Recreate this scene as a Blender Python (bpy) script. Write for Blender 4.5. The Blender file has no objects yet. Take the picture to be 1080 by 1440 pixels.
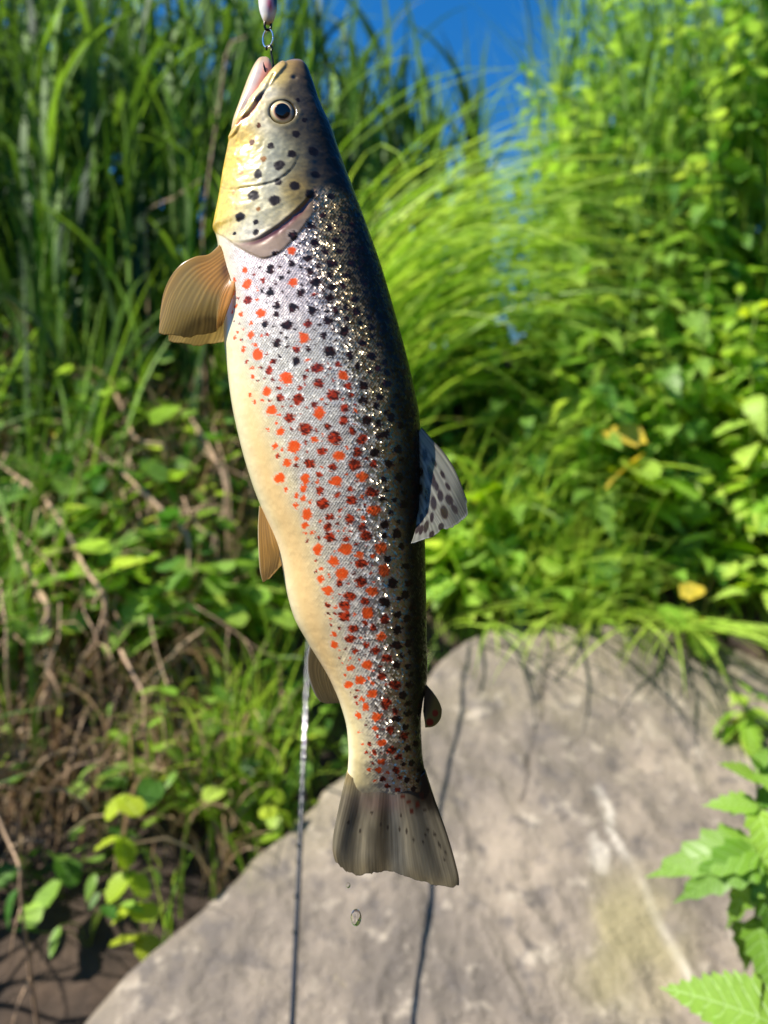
import bpy, math, random
import numpy as np
from mathutils import Vector, Matrix, Quaternion
random.seed(7)
rng = np.random.default_rng(11)
R = math.radians
scene = bpy.context.scene
col = scene.collection

# ------------------------------------------------------------------ camera
FPX = 1040.0                       # focal length in photo pixels (1080 x 1440 photo)
FD = 0.45                          # distance of the fish
K = FD / FPX                       # metres per photo pixel at the fish
cd = bpy.data.cameras.new('camera')
cam = bpy.data.objects.new('camera', cd); col.objects.link(cam)
cam.rotation_euler = (R(90), 0, 0)
cd.sensor_fit = 'VERTICAL'; cd.sensor_height = 36.0
cd.lens = 36.0 * FPX / 1440.0
cd.clip_start = 0.02; cd.clip_end = 2000
cd.dof.use_dof = True; cd.dof.focus_distance = 0.425; cd.dof.aperture_fstop = 4.5
cd.dof.aperture_blades = 0
scene.camera = cam

# ------------------------------------------------------------------ sky and sun
SUN_EL, SUN_AZ = R(49), R(66)       # azimuth: to the left of straight behind the camera
S = Vector((-math.sin(SUN_AZ) * math.cos(SUN_EL), -math.cos(SUN_AZ) * math.cos(SUN_EL), math.sin(SUN_EL)))
w = bpy.data.worlds.new('World'); scene.world = w; w.use_nodes = True
nt = w.node_tree; nt.nodes.clear()
def N(nt, t, **kw):
    n = nt.nodes.new(t)
    for k, v in kw.items(): setattr(n, k, v)
    return n
def L(nt, a, b): nt.links.new(a, b)
sky = N(nt, 'ShaderNodeTexSky', sky_type='NISHITA', sun_disc=False)
sky.sun_elevation = SUN_EL; sky.sun_rotation = math.atan2(S.x, S.y)
sky.altitude = 900; sky.air_density = 1.0; sky.dust_density = 0.1; sky.ozone_density = 5.0
tc = N(nt, 'ShaderNodeTexCoord')
mp = N(nt, 'ShaderNodeMapping'); mp.inputs['Scale'].default_value = (1.0, 1.0, 2.2); mp.inputs['Location'].default_value = (2.9, 0.4, 0.2)
nz = N(nt, 'ShaderNodeTexNoise'); nz.inputs['Scale'].default_value = 2.6; nz.inputs['Detail'].default_value = 7; nz.inputs['Roughness'].default_value = 0.55
cr = N(nt, 'ShaderNodeValToRGB'); cr.color_ramp.elements[0].position = 0.64; cr.color_ramp.elements[1].position = 0.92
mx = N(nt, 'ShaderNodeMix', data_type='RGBA'); mx.inputs['B'].default_value = (7.5, 7.8, 8.4, 1)
hs = N(nt, 'ShaderNodeHueSaturation'); hs.inputs['Saturation'].default_value = 1.3; hs.inputs['Value'].default_value = 1.0
bg = N(nt, 'ShaderNodeBackground'); bg.inputs['Strength'].default_value = 0.105
wo = N(nt, 'ShaderNodeOutputWorld')
L(nt, tc.outputs['Generated'], mp.inputs['Vector']); L(nt, mp.outputs[0], nz.inputs['Vector'])
L(nt, nz.outputs['Fac'], cr.inputs[0]); L(nt, cr.outputs[0], mx.inputs['Factor'])
L(nt, sky.outputs[0], hs.inputs['Color']); L(nt, hs.outputs[0], mx.inputs['A'])
L(nt, mx.outputs['Result'], bg.inputs['Color']); L(nt, bg.outputs[0], wo.inputs[0])
sl = bpy.data.lights.new('sun', 'SUN'); sl.energy = 5.0; sl.angle = R(0.5); sl.color = (1.0, 0.95, 0.86)
so = bpy.data.objects.new('sun', sl); col.objects.link(so); so.location = S * 20
so.rotation_euler = S.to_track_quat('Z', 'Y').to_euler()

scene.view_settings.view_transform = 'Standard'; scene.view_settings.look = 'None'
scene.view_settings.exposure = 0.95; scene.view_settings.gamma = 1.0
scene.view_settings.use_curve_mapping = False
scene.render.engine = 'CYCLES'
scene.cycles.use_denoising = True
scene.cycles.max_bounces = 8; scene.cycles.transparent_max_bounces = 8
scene.cycles.sample_clamp_indirect = 6.0
scene.cycles.caustics_reflective = False; scene.cycles.caustics_refractive = False

# ------------------------------------------------------------------ helpers
def lin(c):
    c = np.asarray(c, float)
    return np.where(c <= 0.04045, c / 12.92, ((c + 0.055) / 1.055) ** 2.4)
def at(u, v, Y): return Vector(((u - 540) / FPX * Y, Y, (720 - v) / FPX * Y))
def smooth(x, a, b):
    t = np.clip((x - a) / (b - a), 0, 1); return t * t * (3 - 2 * t)
def hash3(ix, iy, iz, seed=0):
    h = (ix.astype(np.int64) * 374761393 + iy.astype(np.int64) * 668265263 + iz.astype(np.int64) * 2147483647 + seed * 974711) & 0xffffffff
    h = ((h ^ (h >> 13)) * 1274126177) & 0xffffffff
    h = h ^ (h >> 16)
    return (h & 0xffff) / 65535.0
def vnoise(x, y, z=0.0, seed=0):
    x, y, z = np.broadcast_arrays(np.asarray(x, float), np.asarray(y, float), np.asarray(z, float))
    ix, iy, iz = np.floor(x), np.floor(y), np.floor(z)
    fx, fy, fz = x - ix, y - iy, z - iz
    fx, fy, fz = [f * f * (3 - 2 * f) for f in (fx, fy, fz)]
    r = 0
    for a in (0, 1):
        for b in (0, 1):
            for c in (0, 1):
                wgt = (fx if a else 1 - fx) * (fy if b else 1 - fy) * (fz if c else 1 - fz)
                r = r + wgt * hash3(ix + a, iy + b, iz + c, seed)
    return r * 2 - 1
def fbm(x, y, z=0.0, o=4, seed=0):
    r, a, f = 0, 0.5, 1.0
    for i in range(o):
        r = r + a * vnoise(np.asarray(x) * f, np.asarray(y) * f, np.asarray(z) * f, seed + i); a *= 0.5; f *= 2.03
    return r
def pchip(xp, yp, x):
    """smooth monotone-ish cubic through points"""
    xp, yp, x = np.asarray(xp, float), np.asarray(yp, float), np.asarray(x, float)
    h = np.diff(xp); d = np.diff(yp) / h
    m = np.zeros_like(xp); m[0] = d[0]; m[-1] = d[-1]
    for i in range(1, len(xp) - 1):
        if d[i - 1] * d[i] > 0:
            w1, w2 = 2 * h[i] + h[i - 1], h[i] + 2 * h[i - 1]
            m[i] = (w1 + w2) / (w1 / d[i - 1] + w2 / d[i])
    xc = np.clip(x, xp[0], xp[-1])
    i = np.clip(np.searchsorted(xp, xc) - 1, 0, len(xp) - 2)
    t = (xc - xp[i]) / h[i]
    return ((2 * t**3 - 3 * t**2 + 1) * yp[i] + (t**3 - 2 * t**2 + t) * h[i] * m[i] + (-2 * t**3 + 3 * t**2) * yp[i + 1] + (t**3 - t**2) * h[i] * m[i + 1])
def np_mesh(name, V, F, attrs=None, smoothf=True):
    """V (n,3); F a list of (m,k) int arrays; attrs name -> (n,3) or (n,4) arrays"""
    me = bpy.data.meshes.new(name)
    V = np.asarray(V, np.float32)
    if isinstance(F, np.ndarray): F = [F]
    F = [np.asarray(f, np.int32) for f in F if len(f)]
    me.vertices.add(len(V)); me.vertices.foreach_set('co', V.ravel())
    nl = sum(f.size for f in F); npol = sum(len(f) for f in F)
    me.loops.add(nl); me.loops.foreach_set('vertex_index', np.concatenate([f.ravel() for f in F]))
    me.polygons.add(npol)
    tot = np.concatenate([np.full(len(f), f.shape[1], np.int32) for f in F])
    st = np.concatenate([[0], np.cumsum(tot)[:-1]]).astype(np.int32)
    me.polygons.foreach_set('loop_start', st); me.polygons.foreach_set('loop_total', tot)
    me.polygons.foreach_set('use_smooth', np.full(npol, smoothf))
    me.update(calc_edges=True)
    for k, a in (attrs or {}).items():
        a = np.asarray(a, np.float32)
        if a.shape[1] == 4:
            at_ = me.attributes.new(k, 'FLOAT_COLOR', 'POINT'); at_.data.foreach_set('color', a.ravel())
        else:
            at_ = me.attributes.new(k, 'FLOAT_VECTOR', 'POINT'); at_.data.foreach_set('vector', a.ravel())
    return me
def obj(name, me, mat, parent=None, **props):
    o = bpy.data.objects.new(name, me); col.objects.link(o)
    if mat is not None and me is not None and len(me.materials) == 0: me.materials.append(mat)
    if parent is not None: o.parent = parent
    for k, v in props.items(): o[k] = v
    return o
def empty(name, loc, **props):
    o = bpy.data.objects.new(name, None); col.objects.link(o); o.location = loc; o.empty_display_size = 0.03
    for k, v in props.items(): o[k] = v
    return o
def grid_faces(nr, nc, wrap=False, base=0):
    i = np.arange(nr - 1)[:, None]; j = np.arange(nc if wrap else nc - 1)[None, :]
    j2 = (j + 1) % nc
    a = i * nc + j; b = i * nc + j2; c = (i + 1) * nc + j2; d = (i + 1) * nc + j
    return np.stack([a, b, c, d], -1).reshape(-1, 4) + base
def tube(P, rad, sides=6, cap=True):
    """P (n,3) path, rad (n,) -> V, F"""
    P = np.asarray(P, float); n = len(P); rad = np.broadcast_to(np.asarray(rad, float), (n,))
    T = np.gradient(P, axis=0); T /= np.linalg.norm(T, axis=1)[:, None] + 1e-12
    up = np.array([0.31, 0.87, 0.37]); A = np.cross(T, up); A /= np.linalg.norm(A, axis=1)[:, None] + 1e-12
    B = np.cross(T, A)
    th = np.arange(sides) * 2 * np.pi / sides
    V = P[:, None, :] + rad[:, None, None] * (A[:, None, :] * np.cos(th)[None, :, None] + B[:, None, :] * np.sin(th)[None, :, None])
    V = V.reshape(-1, 3); F = [grid_faces(n, sides, True)]
    if cap:
        F.append(np.array([list(range(sides))[::-1]])); F.append(np.array([[(n - 1) * sides + q for q in range(sides)]]))
    return V, F
def spline(pts, n):
    pts = np.asarray(pts, float); m = len(pts)
    s = np.concatenate([[0], np.cumsum(np.linalg.norm(np.diff(pts, axis=0), axis=1) + 1e-9)])
    t = np.linspace(0, s[-1], n)
    return np.stack([pchip(s, pts[:, k], t) for k in range(pts.shape[1])], 1)
def seg_dist(u, v, poly):
    d = np.full(np.shape(u), 1e9)
    for (ax, ay), (bx, by) in zip(poly[:-1], poly[1:]):
        dx, dy = bx - ax, by - ay
        t = np.clip(((u - ax) * dx + (v - ay) * dy) / (dx * dx + dy * dy), 0, 1)
        d = np.minimum(d, np.hypot(u - ax - t * dx, v - ay - t * dy))
    return d

# ------------------------------------------------------------------ materials
def mat_new(name):
    m = bpy.data.materials.new(name); m.use_nodes = True
    nt = m.node_tree; nt.nodes.clear()
    out = N(nt, 'ShaderNodeOutputMaterial')
    return m, nt, out
def principled(nt, **kw):
    p = N(nt, 'ShaderNodeBsdfPrincipled')
    for k, v in kw.items(): p.inputs[k.replace('_', ' ')].default_value = v
    return p
def simple(name, c, rough=0.5, metal=0.0, noise=0.0, nscale=30, bump=0.0):
    m, nt, out = mat_new(name)
    c = [*lin(c), 1]
    p = principled(nt, Roughness=rough, Metallic=metal); p.inputs['Base Color'].default_value = c
    if noise or bump:
        t = N(nt, 'ShaderNodeTexCoord'); n = N(nt, 'ShaderNodeTexNoise'); n.inputs['Scale'].default_value = nscale; n.inputs['Detail'].default_value = 5
        L(nt, t.outputs['Object'], n.inputs['Vector'])
        h = N(nt, 'ShaderNodeHueSaturation'); h.inputs['Color'].default_value = c
        mr = N(nt, 'ShaderNodeMapRange'); mr.inputs[3].default_value = 1 - noise; mr.inputs[4].default_value = 1 + noise
        L(nt, n.outputs['Fac'], mr.inputs[0]); L(nt, mr.outputs[0], h.inputs['Value']); L(nt, h.outputs[0], p.inputs['Base Color'])
        if bump:
            b = N(nt, 'ShaderNodeBump'); b.inputs['Strength'].default_value = bump; b.inputs['Distance'].default_value = 0.01
            L(nt, n.outputs['Fac'], b.inputs['Height']); L(nt, b.outputs[0], p.inputs['Normal'])
    L(nt, p.outputs[0], out.inputs[0])
    return m
def leaf_mat(name, c1, c2, trans=0.35, rough=0.42, veins=False, attr=None, per='object'):
    """thin leaf: principled + translucent; colour between c1 and c2 per object or from a point attribute"""
    m, nt, out = mat_new(name)
    mixc = N(nt, 'ShaderNodeMix', data_type='RGBA'); mixc.inputs['A'].default_value = [*lin(c1), 1]; mixc.inputs['B'].default_value = [*lin(c2), 1]
    if per == 'attr':
        a = N(nt, 'ShaderNodeAttribute', attribute_name='tint'); L(nt, a.outputs['Vector'], N(nt, 'ShaderNodeSeparateXYZ').inputs[0])
        sp = [n for n in nt.nodes if n.type == 'SEPXYZ'][0]; L(nt, sp.outputs[0], mixc.inputs['Factor'])
    else:
        oi = N(nt, 'ShaderNodeObjectInfo'); L(nt, oi.outputs['Random'], mixc.inputs['Factor'])
    tc = N(nt, 'ShaderNodeTexCoord'); n = N(nt, 'ShaderNodeTexNoise'); n.inputs['Scale'].default_value = 45; n.inputs['Detail'].default_value = 3
    L(nt, tc.outputs['Object'], n.inputs['Vector'])
    mr = N(nt, 'ShaderNodeMapRange'); mr.inputs[3].default_value = 0.72; mr.inputs[4].default_value = 1.28
    L(nt, n.outputs['Fac'], mr.inputs[0])
    h = N(nt, 'ShaderNodeHueSaturation'); L(nt, mixc.outputs['Result'], h.inputs['Color']); L(nt, mr.outputs[0], h.inputs['Value'])
    colour = h.outputs[0]
    p = principled(nt, Roughness=rough); p.inputs['Specular IOR Level'].default_value = 0.36
    tr = N(nt, 'ShaderNodeBsdfTranslucent')
    if veins:
        a = N(nt, 'ShaderNodeAttribute', attribute_name='luv'); sx = N(nt, 'ShaderNodeSeparateXYZ'); L(nt, a.outputs['Vector'], sx.inputs[0])
        ab = N(nt, 'ShaderNodeMath', operation='ABSOLUTE'); L(nt, sx.outputs[0], ab.inputs[0])
        m1 = N(nt, 'ShaderNodeMath', operation='MULTIPLY_ADD'); m1.inputs[1].default_value = -0.22; L(nt, ab.outputs[0], m1.inputs[0]); L(nt, sx.outputs[1], m1.inputs[2])
        m2 = N(nt, 'ShaderNodeMath', operation='MULTIPLY'); m2.inputs[1].default_value = 8.0; L(nt, m1.outputs[0], m2.inputs[0])
        fr = N(nt, 'ShaderNodeMath', operation='PINGPONG'); fr.inputs[1].default_value = 0.5; L(nt, m2.outputs[0], fr.inputs[0])
        mn = N(nt, 'ShaderNodeMath', operation='MULTIPLY'); mn.inputs[1].default_value = 3.0; L(nt, ab.outputs[0], mn.inputs[0])
        mi = N(nt, 'ShaderNodeMath', operation='MINIMUM'); L(nt, fr.outputs[0], mi.inputs[0]); L(nt, mn.outputs[0], mi.inputs[1])
        ss = N(nt, 'ShaderNodeMapRange', interpolation_type='SMOOTHSTEP'); ss.inputs[1].default_value = 0.0; ss.inputs[2].default_value = 0.14; L(nt, mi.outputs[0], ss.inputs[0])
        bp = N(nt, 'ShaderNodeBump'); bp.inputs['Strength'].default_value = 0.5; bp.inputs['Distance'].default_value = 0.003
        L(nt, ss.outputs[0], bp.inputs['Height']); L(nt, bp.outputs[0], p.inputs['Normal']); L(nt, bp.outputs[0], tr.inputs['Normal'])
        lm = N(nt, 'ShaderNodeMix', data_type='RGBA'); L(nt, ss.outputs[0], lm.inputs['Factor'])
        lg = N(nt, 'ShaderNodeHueSaturation'); lg.inputs['Value'].default_value = 1.45; lg.inputs['Saturation'].default_value = 0.85; L(nt, colour, lg.inputs['Color'])
        L(nt, lg.outputs[0], lm.inputs['A']); L(nt, colour, lm.inputs['B']); colour = lm.outputs['Result']
    L(nt, colour, p.inputs['Base Color'])
    th = N(nt, 'ShaderNodeHueSaturation'); th.inputs['Hue'].default_value = 0.492; th.inputs['Saturation'].default_value = 1.05; th.inputs['Value'].default_value = 1.6
    L(nt, colour, th.inputs['Color']); L(nt, th.outputs[0], tr.inputs['Color'])
    ms = N(nt, 'ShaderNodeMixShader'); ms.inputs[0].default_value = trans
    L(nt, p.outputs[0], ms.inputs[1]); L(nt, tr.outputs[0], ms.inputs[2]); L(nt, ms.outputs[0], out.inputs[0])
    return m

M = {}
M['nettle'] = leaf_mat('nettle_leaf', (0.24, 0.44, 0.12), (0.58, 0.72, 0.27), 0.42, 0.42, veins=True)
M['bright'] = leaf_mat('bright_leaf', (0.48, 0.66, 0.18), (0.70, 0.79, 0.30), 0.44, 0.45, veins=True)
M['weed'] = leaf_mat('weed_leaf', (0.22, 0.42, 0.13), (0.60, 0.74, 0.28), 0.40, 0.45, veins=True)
M['lime'] = leaf_mat('lime_leaf', (0.52, 0.66, 0.12), (0.68, 0.74, 0.18), 0.45, 0.45, veins=True)
M['yellow'] = leaf_mat('yellow_leaf', (0.78, 0.70, 0.18), (0.80, 0.68, 0.22), 0.35, 0.5, veins=True)
M['grass'] = leaf_mat('grass_blade', (0.11, 0.25, 0.07), (0.50, 0.65, 0.22), 0.36, 0.62, per='attr')
M['grasslight'] = leaf_mat('light_grass_blade', (0.40, 0.60, 0.15), (0.69, 0.78, 0.32), 0.42, 0.38, per='attr')
M['straw'] = leaf_mat('dry_straw', (0.40, 0.30, 0.20), (0.80, 0.69, 0.54), 0.2, 0.6, per='attr')
M['stem'] = leaf_mat('green_stem', (0.30, 0.44, 0.12), (0.48, 0.56, 0.20), 0.15, 0.4)
M['dead'] = simple('dead_stalk', (0.70, 0.58, 0.46), 0.7, noise=0.45, nscale=60, bump=0.4)
M['petal'] = simple('yellow_petal', (0.88, 0.76, 0.10), 0.5)

def soil_mat():
    m, nt, out = mat_new('soil')
    tc = N(nt, 'ShaderNodeTexCoord'); n = N(nt, 'ShaderNodeTexNoise'); n.inputs['Scale'].default_value = 9; n.inputs['Detail'].default_value = 9; n.inputs['Roughness'].default_value = 0.65
    L(nt, tc.outputs['Object'], n.inputs['Vector'])
    cr = N(nt, 'ShaderNodeValToRGB'); e = cr.color_ramp.elements
    e[0].position = 0.3; e[0].color = [*lin((0.13, 0.10, 0.075)), 1]; e[1].position = 0.72; e[1].color = [*lin((0.34, 0.27, 0.21)), 1]
    L(nt, n.outputs['Fac'], cr.inputs[0])
    p = principled(nt, Roughness=0.9); L(nt, cr.outputs[0], p.inputs['Base Color'])
    b = N(nt, 'ShaderNodeBump'); b.inputs['Strength'].default_value = 0.8; b.inputs['Distance'].default_value = 0.03
    L(nt, n.outputs['Fac'], b.inputs['Height']); L(nt, b.outputs[0], p.inputs['Normal']); L(nt, p.outputs[0], out.inputs[0])
    return m
M['soil'] = soil_mat()

def rock_mat():
    m, nt, out = mat_new('rock')
    tc = N(nt, 'ShaderNodeTexCoord')
    def noise(s, d=8, r=0.6):
        n = N(nt, 'ShaderNodeTexNoise'); n.inputs['Scale'].default_value = s; n.inputs['Detail'].default_value = d; n.inputs['Roughness'].default_value = r
        L(nt, tc.outputs['Object'], n.inputs['Vector']); return n
    def ramp(src, stops):
        cr = N(nt, 'ShaderNodeValToRGB'); e = cr.color_ramp.elements
        while len(e) < len(stops): e.new(0.5)
        for q, (ps, c) in enumerate(stops): e[q].position = ps; e[q].color = [*lin(c), 1]
        L(nt, src, cr.inputs[0]); return cr.outputs[0]
    def mix(f, a, b, mode='MIX'):
        x = N(nt, 'ShaderNodeMix', data_type='RGBA', blend_type=mode)
        if isinstance(f, float): x.inputs['Factor'].default_value = f
        else: L(nt, f, x.inputs['Factor'])
        for sck, vv in (('A', a), ('B', b)):
            if isinstance(vv, tuple): x.inputs[sck].default_value = [*lin(vv), 1]
            else: L(nt, vv, x.inputs[sck])
        return x.outputs['Result']
    n1, n2, n3, n4 = noise(3.2), noise(17, 6, 0.7), noise(70, 4, 0.7), noise(1.3, 4)
    c = ramp(n1.outputs['Fac'], [(0.36, (0.38, 0.345, 0.31)), (0.50, (0.48, 0.435, 0.385)), (0.62, (0.575, 0.52, 0.455))])
    ol = ramp(n4.outputs['Fac'], [(0.48, (0, 0, 0)), (0.62, (1, 1, 1))])
    c = mix(ol, c, mix(0.55, c, (0.52, 0.48, 0.36)))
    pk = ramp(noise(7.5, 3).outputs['Fac'], [(0.60, (0, 0, 0)), (0.70, (0.3, 0.3, 0.3))])
    c = mix(pk, c, (0.66, 0.57, 0.50))
    sp = ramp(n2.outputs['Fac'], [(0.56, (0, 0, 0)), (0.66, (0.85, 0.85, 0.85))])
    c = mix(sp, c, (0.68, 0.63, 0.56))
    dk = ramp(noise(24, 5).outputs['Fac'], [(0.36, (0.9, 0.9, 0.9)), (0.47, (0, 0, 0))])
    c = mix(dk, c, (0.36, 0.33, 0.31))
    # lichen dots
    vo = N(nt, 'ShaderNodeTexVoronoi'); vo.inputs['Scale'].default_value = 30; L(nt, tc.outputs['Object'], vo.inputs['Vector'])
    wv = N(nt, 'ShaderNodeMath', operation='MULTIPLY_ADD'); wv.inputs[1].default_value = 0.9; L(nt, n2.outputs['Fac'], wv.inputs[0]); L(nt, vo.outputs['Distance'], wv.inputs[2])
    ld = ramp(wv.outputs[0], [(0.50, (0.55, 0.55, 0.55)), (0.66, (0, 0, 0))])
    gate = ramp(noise(4.0, 3).outputs['Fac'], [(0.52, (0, 0, 0)), (0.60, (1, 1, 1))])
    gm = N(nt, 'ShaderNodeMath', operation='MULTIPLY'); L(nt, ld, gm.inputs[0]); L(nt, gate, gm.inputs[1])
    c = mix(gm.outputs[0], c, (0.70, 0.64, 0.52))
    a = N(nt, 'ShaderNodeAttribute', attribute_name='marks'); sx = N(nt, 'ShaderNodeSeparateXYZ'); L(nt, a.outputs['Vector'], sx.inputs[0])
    c = mix(sx.outputs[0], c, (0.80, 0.76, 0.70))         # pale vein
    c = mix(sx.outputs[1], c, (0.24, 0.22, 0.20))         # painted shadow of hanging stems
    c = mix(sx.outputs[2], c, (0.56, 0.52, 0.36))         # ochre lichen bloom
    p = principled(nt, Roughness=0.72); L(nt, c, p.inputs['Base Color'])
    b = N(nt, 'ShaderNodeBump'); b.inputs['Strength'].default_value = 0.8; b.inputs['Distance'].default_value = 0.018
    ad = N(nt, 'ShaderNodeMath', operation='MULTIPLY_ADD'); ad.inputs[1].default_value = 0.35; L(nt, n3.outputs['Fac'], ad.inputs[0]); L(nt, n2.outputs['Fac'], ad.inputs[2])
    L(nt, ad.outputs[0], b.inputs['Height']); L(nt, b.outputs[0], p.inputs['Normal']); L(nt, p.outputs[0], out.inputs[0])
    return m
M['rock'] = rock_mat()

# ------------------------------------------------------------------ ground
def ground(x, y):
    x, y = np.asarray(x, float), np.asarray(y, float)
    bl = np.interp(y, [-3, 0.6, 1.0, 1.3, 1.7, 2.0, 2.4, 3.0, 4.0, 200], [-1.6, -1.5, -1.2, -0.86, -0.42, -0.02, 0.46, 0.95, 1.35, 1.6])
    br = np.interp(y, [-3, 0.6, 1.0, 1.3, 1.8, 2.0, 2.4, 3.0, 4.0, 200], [-1.6, -1.5, -1.25, -1.02, -0.60, -0.33, 0.16, 0.62, 0.95, 1.2])
    t = smooth(x, -0.55, 0.0)
    z = bl * (1 - t) + br * t
    z = z + 0.32 * smooth(x, 0.55, 1.3) * smooth(y, 1.2, 2.2) + 0.16 * smooth(-x, 0.8, 1.6)
    gap = np.exp(-((x / np.maximum(y, 0.5) - 0.135) / 0.11) ** 2) * smooth(y, 2.1, 3.0)
    z = z - 0.08 * gap * smooth(-y, -8.0, -3.5)
    z = z + 2.3 * smooth(x, 1.0, 2.5) * (1 - smooth(y, 1.7, 2.8)) + 3.0 * smooth(-y, 2.0, 7.0)  # rise to the right and behind, added out of view to block sky light
    near = np.exp(-(np.hypot(x, y) / 9.0) ** 2)
    z = z + (0.05 * fbm(x * 3.1, y * 3.1, 0, 4, 3) + 0.035 * fbm(x * 11, y * 11, 0, 3, 9)) * near
    return z
def hit(u, v):
    a, b = (u - 540) / FPX, (720 - v) / FPX
    ys = np.arange(0.7, 6.0, 0.02)
    g = ground(a * ys, ys) - b * ys
    i = np.argmax(g > 0)
    return (float(ys[i]) if g[i] > 0 else None)
def gnd_axis(lo, hi, fine_lo, fine_hi, step):
    f = np.arange(fine_lo, fine_hi + 1e-6, step)
    a = fine_hi + np.geomspace(step, hi - fine_hi, 26); b = fine_lo - np.geomspace(step, fine_lo - lo, 26)
    return np.concatenate([b[::-1], f, a])
gx = gnd_axis(-160, 160, -2.4, 2.4, 0.03); gy = gnd_axis(-160, 160, 0.3, 4.2, 0.03)
GX, GY = np.meshgrid(gx, gy)
gz = ground(GX, GY)
me = np_mesh('ground', np.stack([GX, GY, gz], -1).reshape(-1, 3), grid_faces(len(gy), len(gx)))
obj('ground', me, M['soil'], kind='structure', label='brown earth bank rising behind the rock slab')

# ------------------------------------------------------------------ rock slab
RS, RY0, RZ0 = 0.667, 1.153, -0.80
def rock_pt(u, v):
    b = (v - 720) / FPX
    y = (-RZ0 + RS * RY0) / (RS + b)
    return np.array([(u - 540) / FPX * y, y])
rock_outline_px = [(60, 1490), (100, 1440), (150, 1384), (235, 1300), (335, 1205), (425, 1122), (500, 1056), (585, 962), (640, 900), (700, 872), (790, 862),
                   (900, 868), (1000, 888), (1100, 930), (1190, 1020), (1230, 1280), (1210, 1440), (1150, 1640), (900, 1740), (500, 1760), (200, 1690), (60, 1580)]
ro = np.array([rock_pt(*p) for p in rock_outline_px])
rc = rock_pt(640, 1250)
def rock_mesh():
    ang = np.arctan2(ro[:, 1] - rc[1], ro[:, 0] - rc[0]); rad = np.hypot(ro[:, 0] - rc[0], ro[:, 1] - rc[1])
    o = np.argsort(ang); ang, rad = ang[o], rad[o]
    na, nr = 420, 130
    th = np.linspace(-np.pi, np.pi, na, endpoint=False)
    r = pchip(np.concatenate([ang - 2 * np.pi, ang, ang + 2 * np.pi]), np.tile(rad, 3), th)
    r = r + 0.02 * fbm(np.cos(th) * 4, np.sin(th) * 4, 0, 4, 21)
    f = np.concatenate([np.linspace(0.004, 0.93, nr - 45) , np.linspace(0.935, 1.0, 20), np.full(25, 1.0)])
    side = np.concatenate([np.zeros(nr - 25), np.linspace(0.02, 1, 25)])
    X = rc[0] + r[None, :] * f[:, None] * np.cos(th)[None, :] * (1 + 0.05 * side[:, None]); Y = rc[1] + r[None, :] * f[:, None] * np.sin(th)[None, :] * (1 + 0.05 * side[:, None])
    Z = RZ0 + RS * (Y - RY0)
    dr = (1 - f[:, None]) * r[None, :]
    Z = Z - 0.035 * np.exp(-dr / 0.022) - 0.5 * side[:, None]
    Z = Z + 0.018 * fbm(X * 2.4 + 3, Y * 2.4, 0, 5, 31) + 0.006 * fbm(X * 22, Y * 22, Z * 22, 3, 41)
    rg_ = 1 - np.abs(fbm(X * 5.5 + Y * 2, Y * 3.0 - X, Z * 2, 5, 51)) * 2
    Z = Z + (0.010 * np.clip(rg_, 0, 1) ** 3 + 0.012 * fbm(X * 9, Y * 6, 0, 4, 53)) * (side[:, None] == 0)
    U = 540 + X / Y * FPX; Vv = 720 - Z / Y * FPX
    jit = 16 * fbm(X * 22, Y * 22, 0, 4, 61) + 26 * fbm(X * 7, Y * 7, 0, 3, 62)
    vein = seg_dist(U + jit, Vv + jit, [(850, 1120), (858, 1165), (872, 1195), (900, 1235), (918, 1275), (945, 1325), (965, 1365), (990, 1410)])
    vein = (1 - smooth(vein, 2, 9 + 5 * fbm(X * 14, Y * 14, 0, 3, 73))) * np.clip(0.6 + 1.3 * fbm(X * 26, Y * 26, 0, 4, 71), 0, 1)
    vein2 = (1 - smooth(np.hypot((U - 845) / 22, (Vv - 1195) / 60), 0.4, 1.0)) * smooth(fbm(X * 25, Y * 25, 0, 4, 72), 0.0, 0.25)
    vein = np.maximum(vein, 0.7 * vein2)
    stem_shadow = np.full(U.shape, 1e9)  # shadow lines of hanging stems, painted and carved in
    for pl in ([(775, 930), (762, 985), (752, 1050), (742, 1125)], [(850, 905), (872, 950), (885, 985), (888, 1030)]):
        stem_shadow = np.minimum(stem_shadow, seg_dist(U + jit * 0.8, Vv, pl))
    shadow_mask = (1 - smooth(stem_shadow, 1.5, 5)) * np.clip(0.7 + fbm(X * 18, Y * 18, 0, 3, 81), 0, 1)
    Z = Z - 0.014 * shadow_mask
    lich = (1 - smooth(np.hypot((U - 880) / 130, (Vv - 1330) / 150), 0.3, 1.0)) * smooth(fbm(X * 7, Y * 7, 0, 5, 91), -0.15, 0.35) * 0.7
    V = np.stack([X, Y, Z], -1).reshape(-1, 3)
    F = [grid_faces(len(f), na, True)[:, ::-1]]
    ctr = V[:na].mean(0); V = np.vstack([V, ctr]); ci = len(V) - 1
    j = np.arange(na); F.append(np.stack([np.full(na, ci), j, (j + 1) % na], 1))
    mk = np.stack([vein * 0.75, shadow_mask * 0.35, lich], -1).reshape(-1, 3); mk = np.vstack([mk, mk[0]])
    return np_mesh('rock_slab', V, F, {'marks': mk})
obj('rock_slab', rock_mesh(), M['rock'], label='large tilted grey boulder slab with a pale vein and lichen', category='rock')
def on_rock(x, y, margin=0.0):
    n = len(ro); inside = False; j = n - 1
    for i in range(n):
        if (ro[i, 1] > y) != (ro[j, 1] > y) and x < (ro[j, 0] - ro[i, 0]) * (y - ro[i, 1]) / (ro[j, 1] - ro[i, 1]) + ro[i, 0]: inside = not inside
        j = i
    if margin <= 0: return inside
    return inside or float(seg_dist(np.array(x), np.array(y), [tuple(p) for p in ro] + [tuple(ro[0])])) < margin

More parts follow.
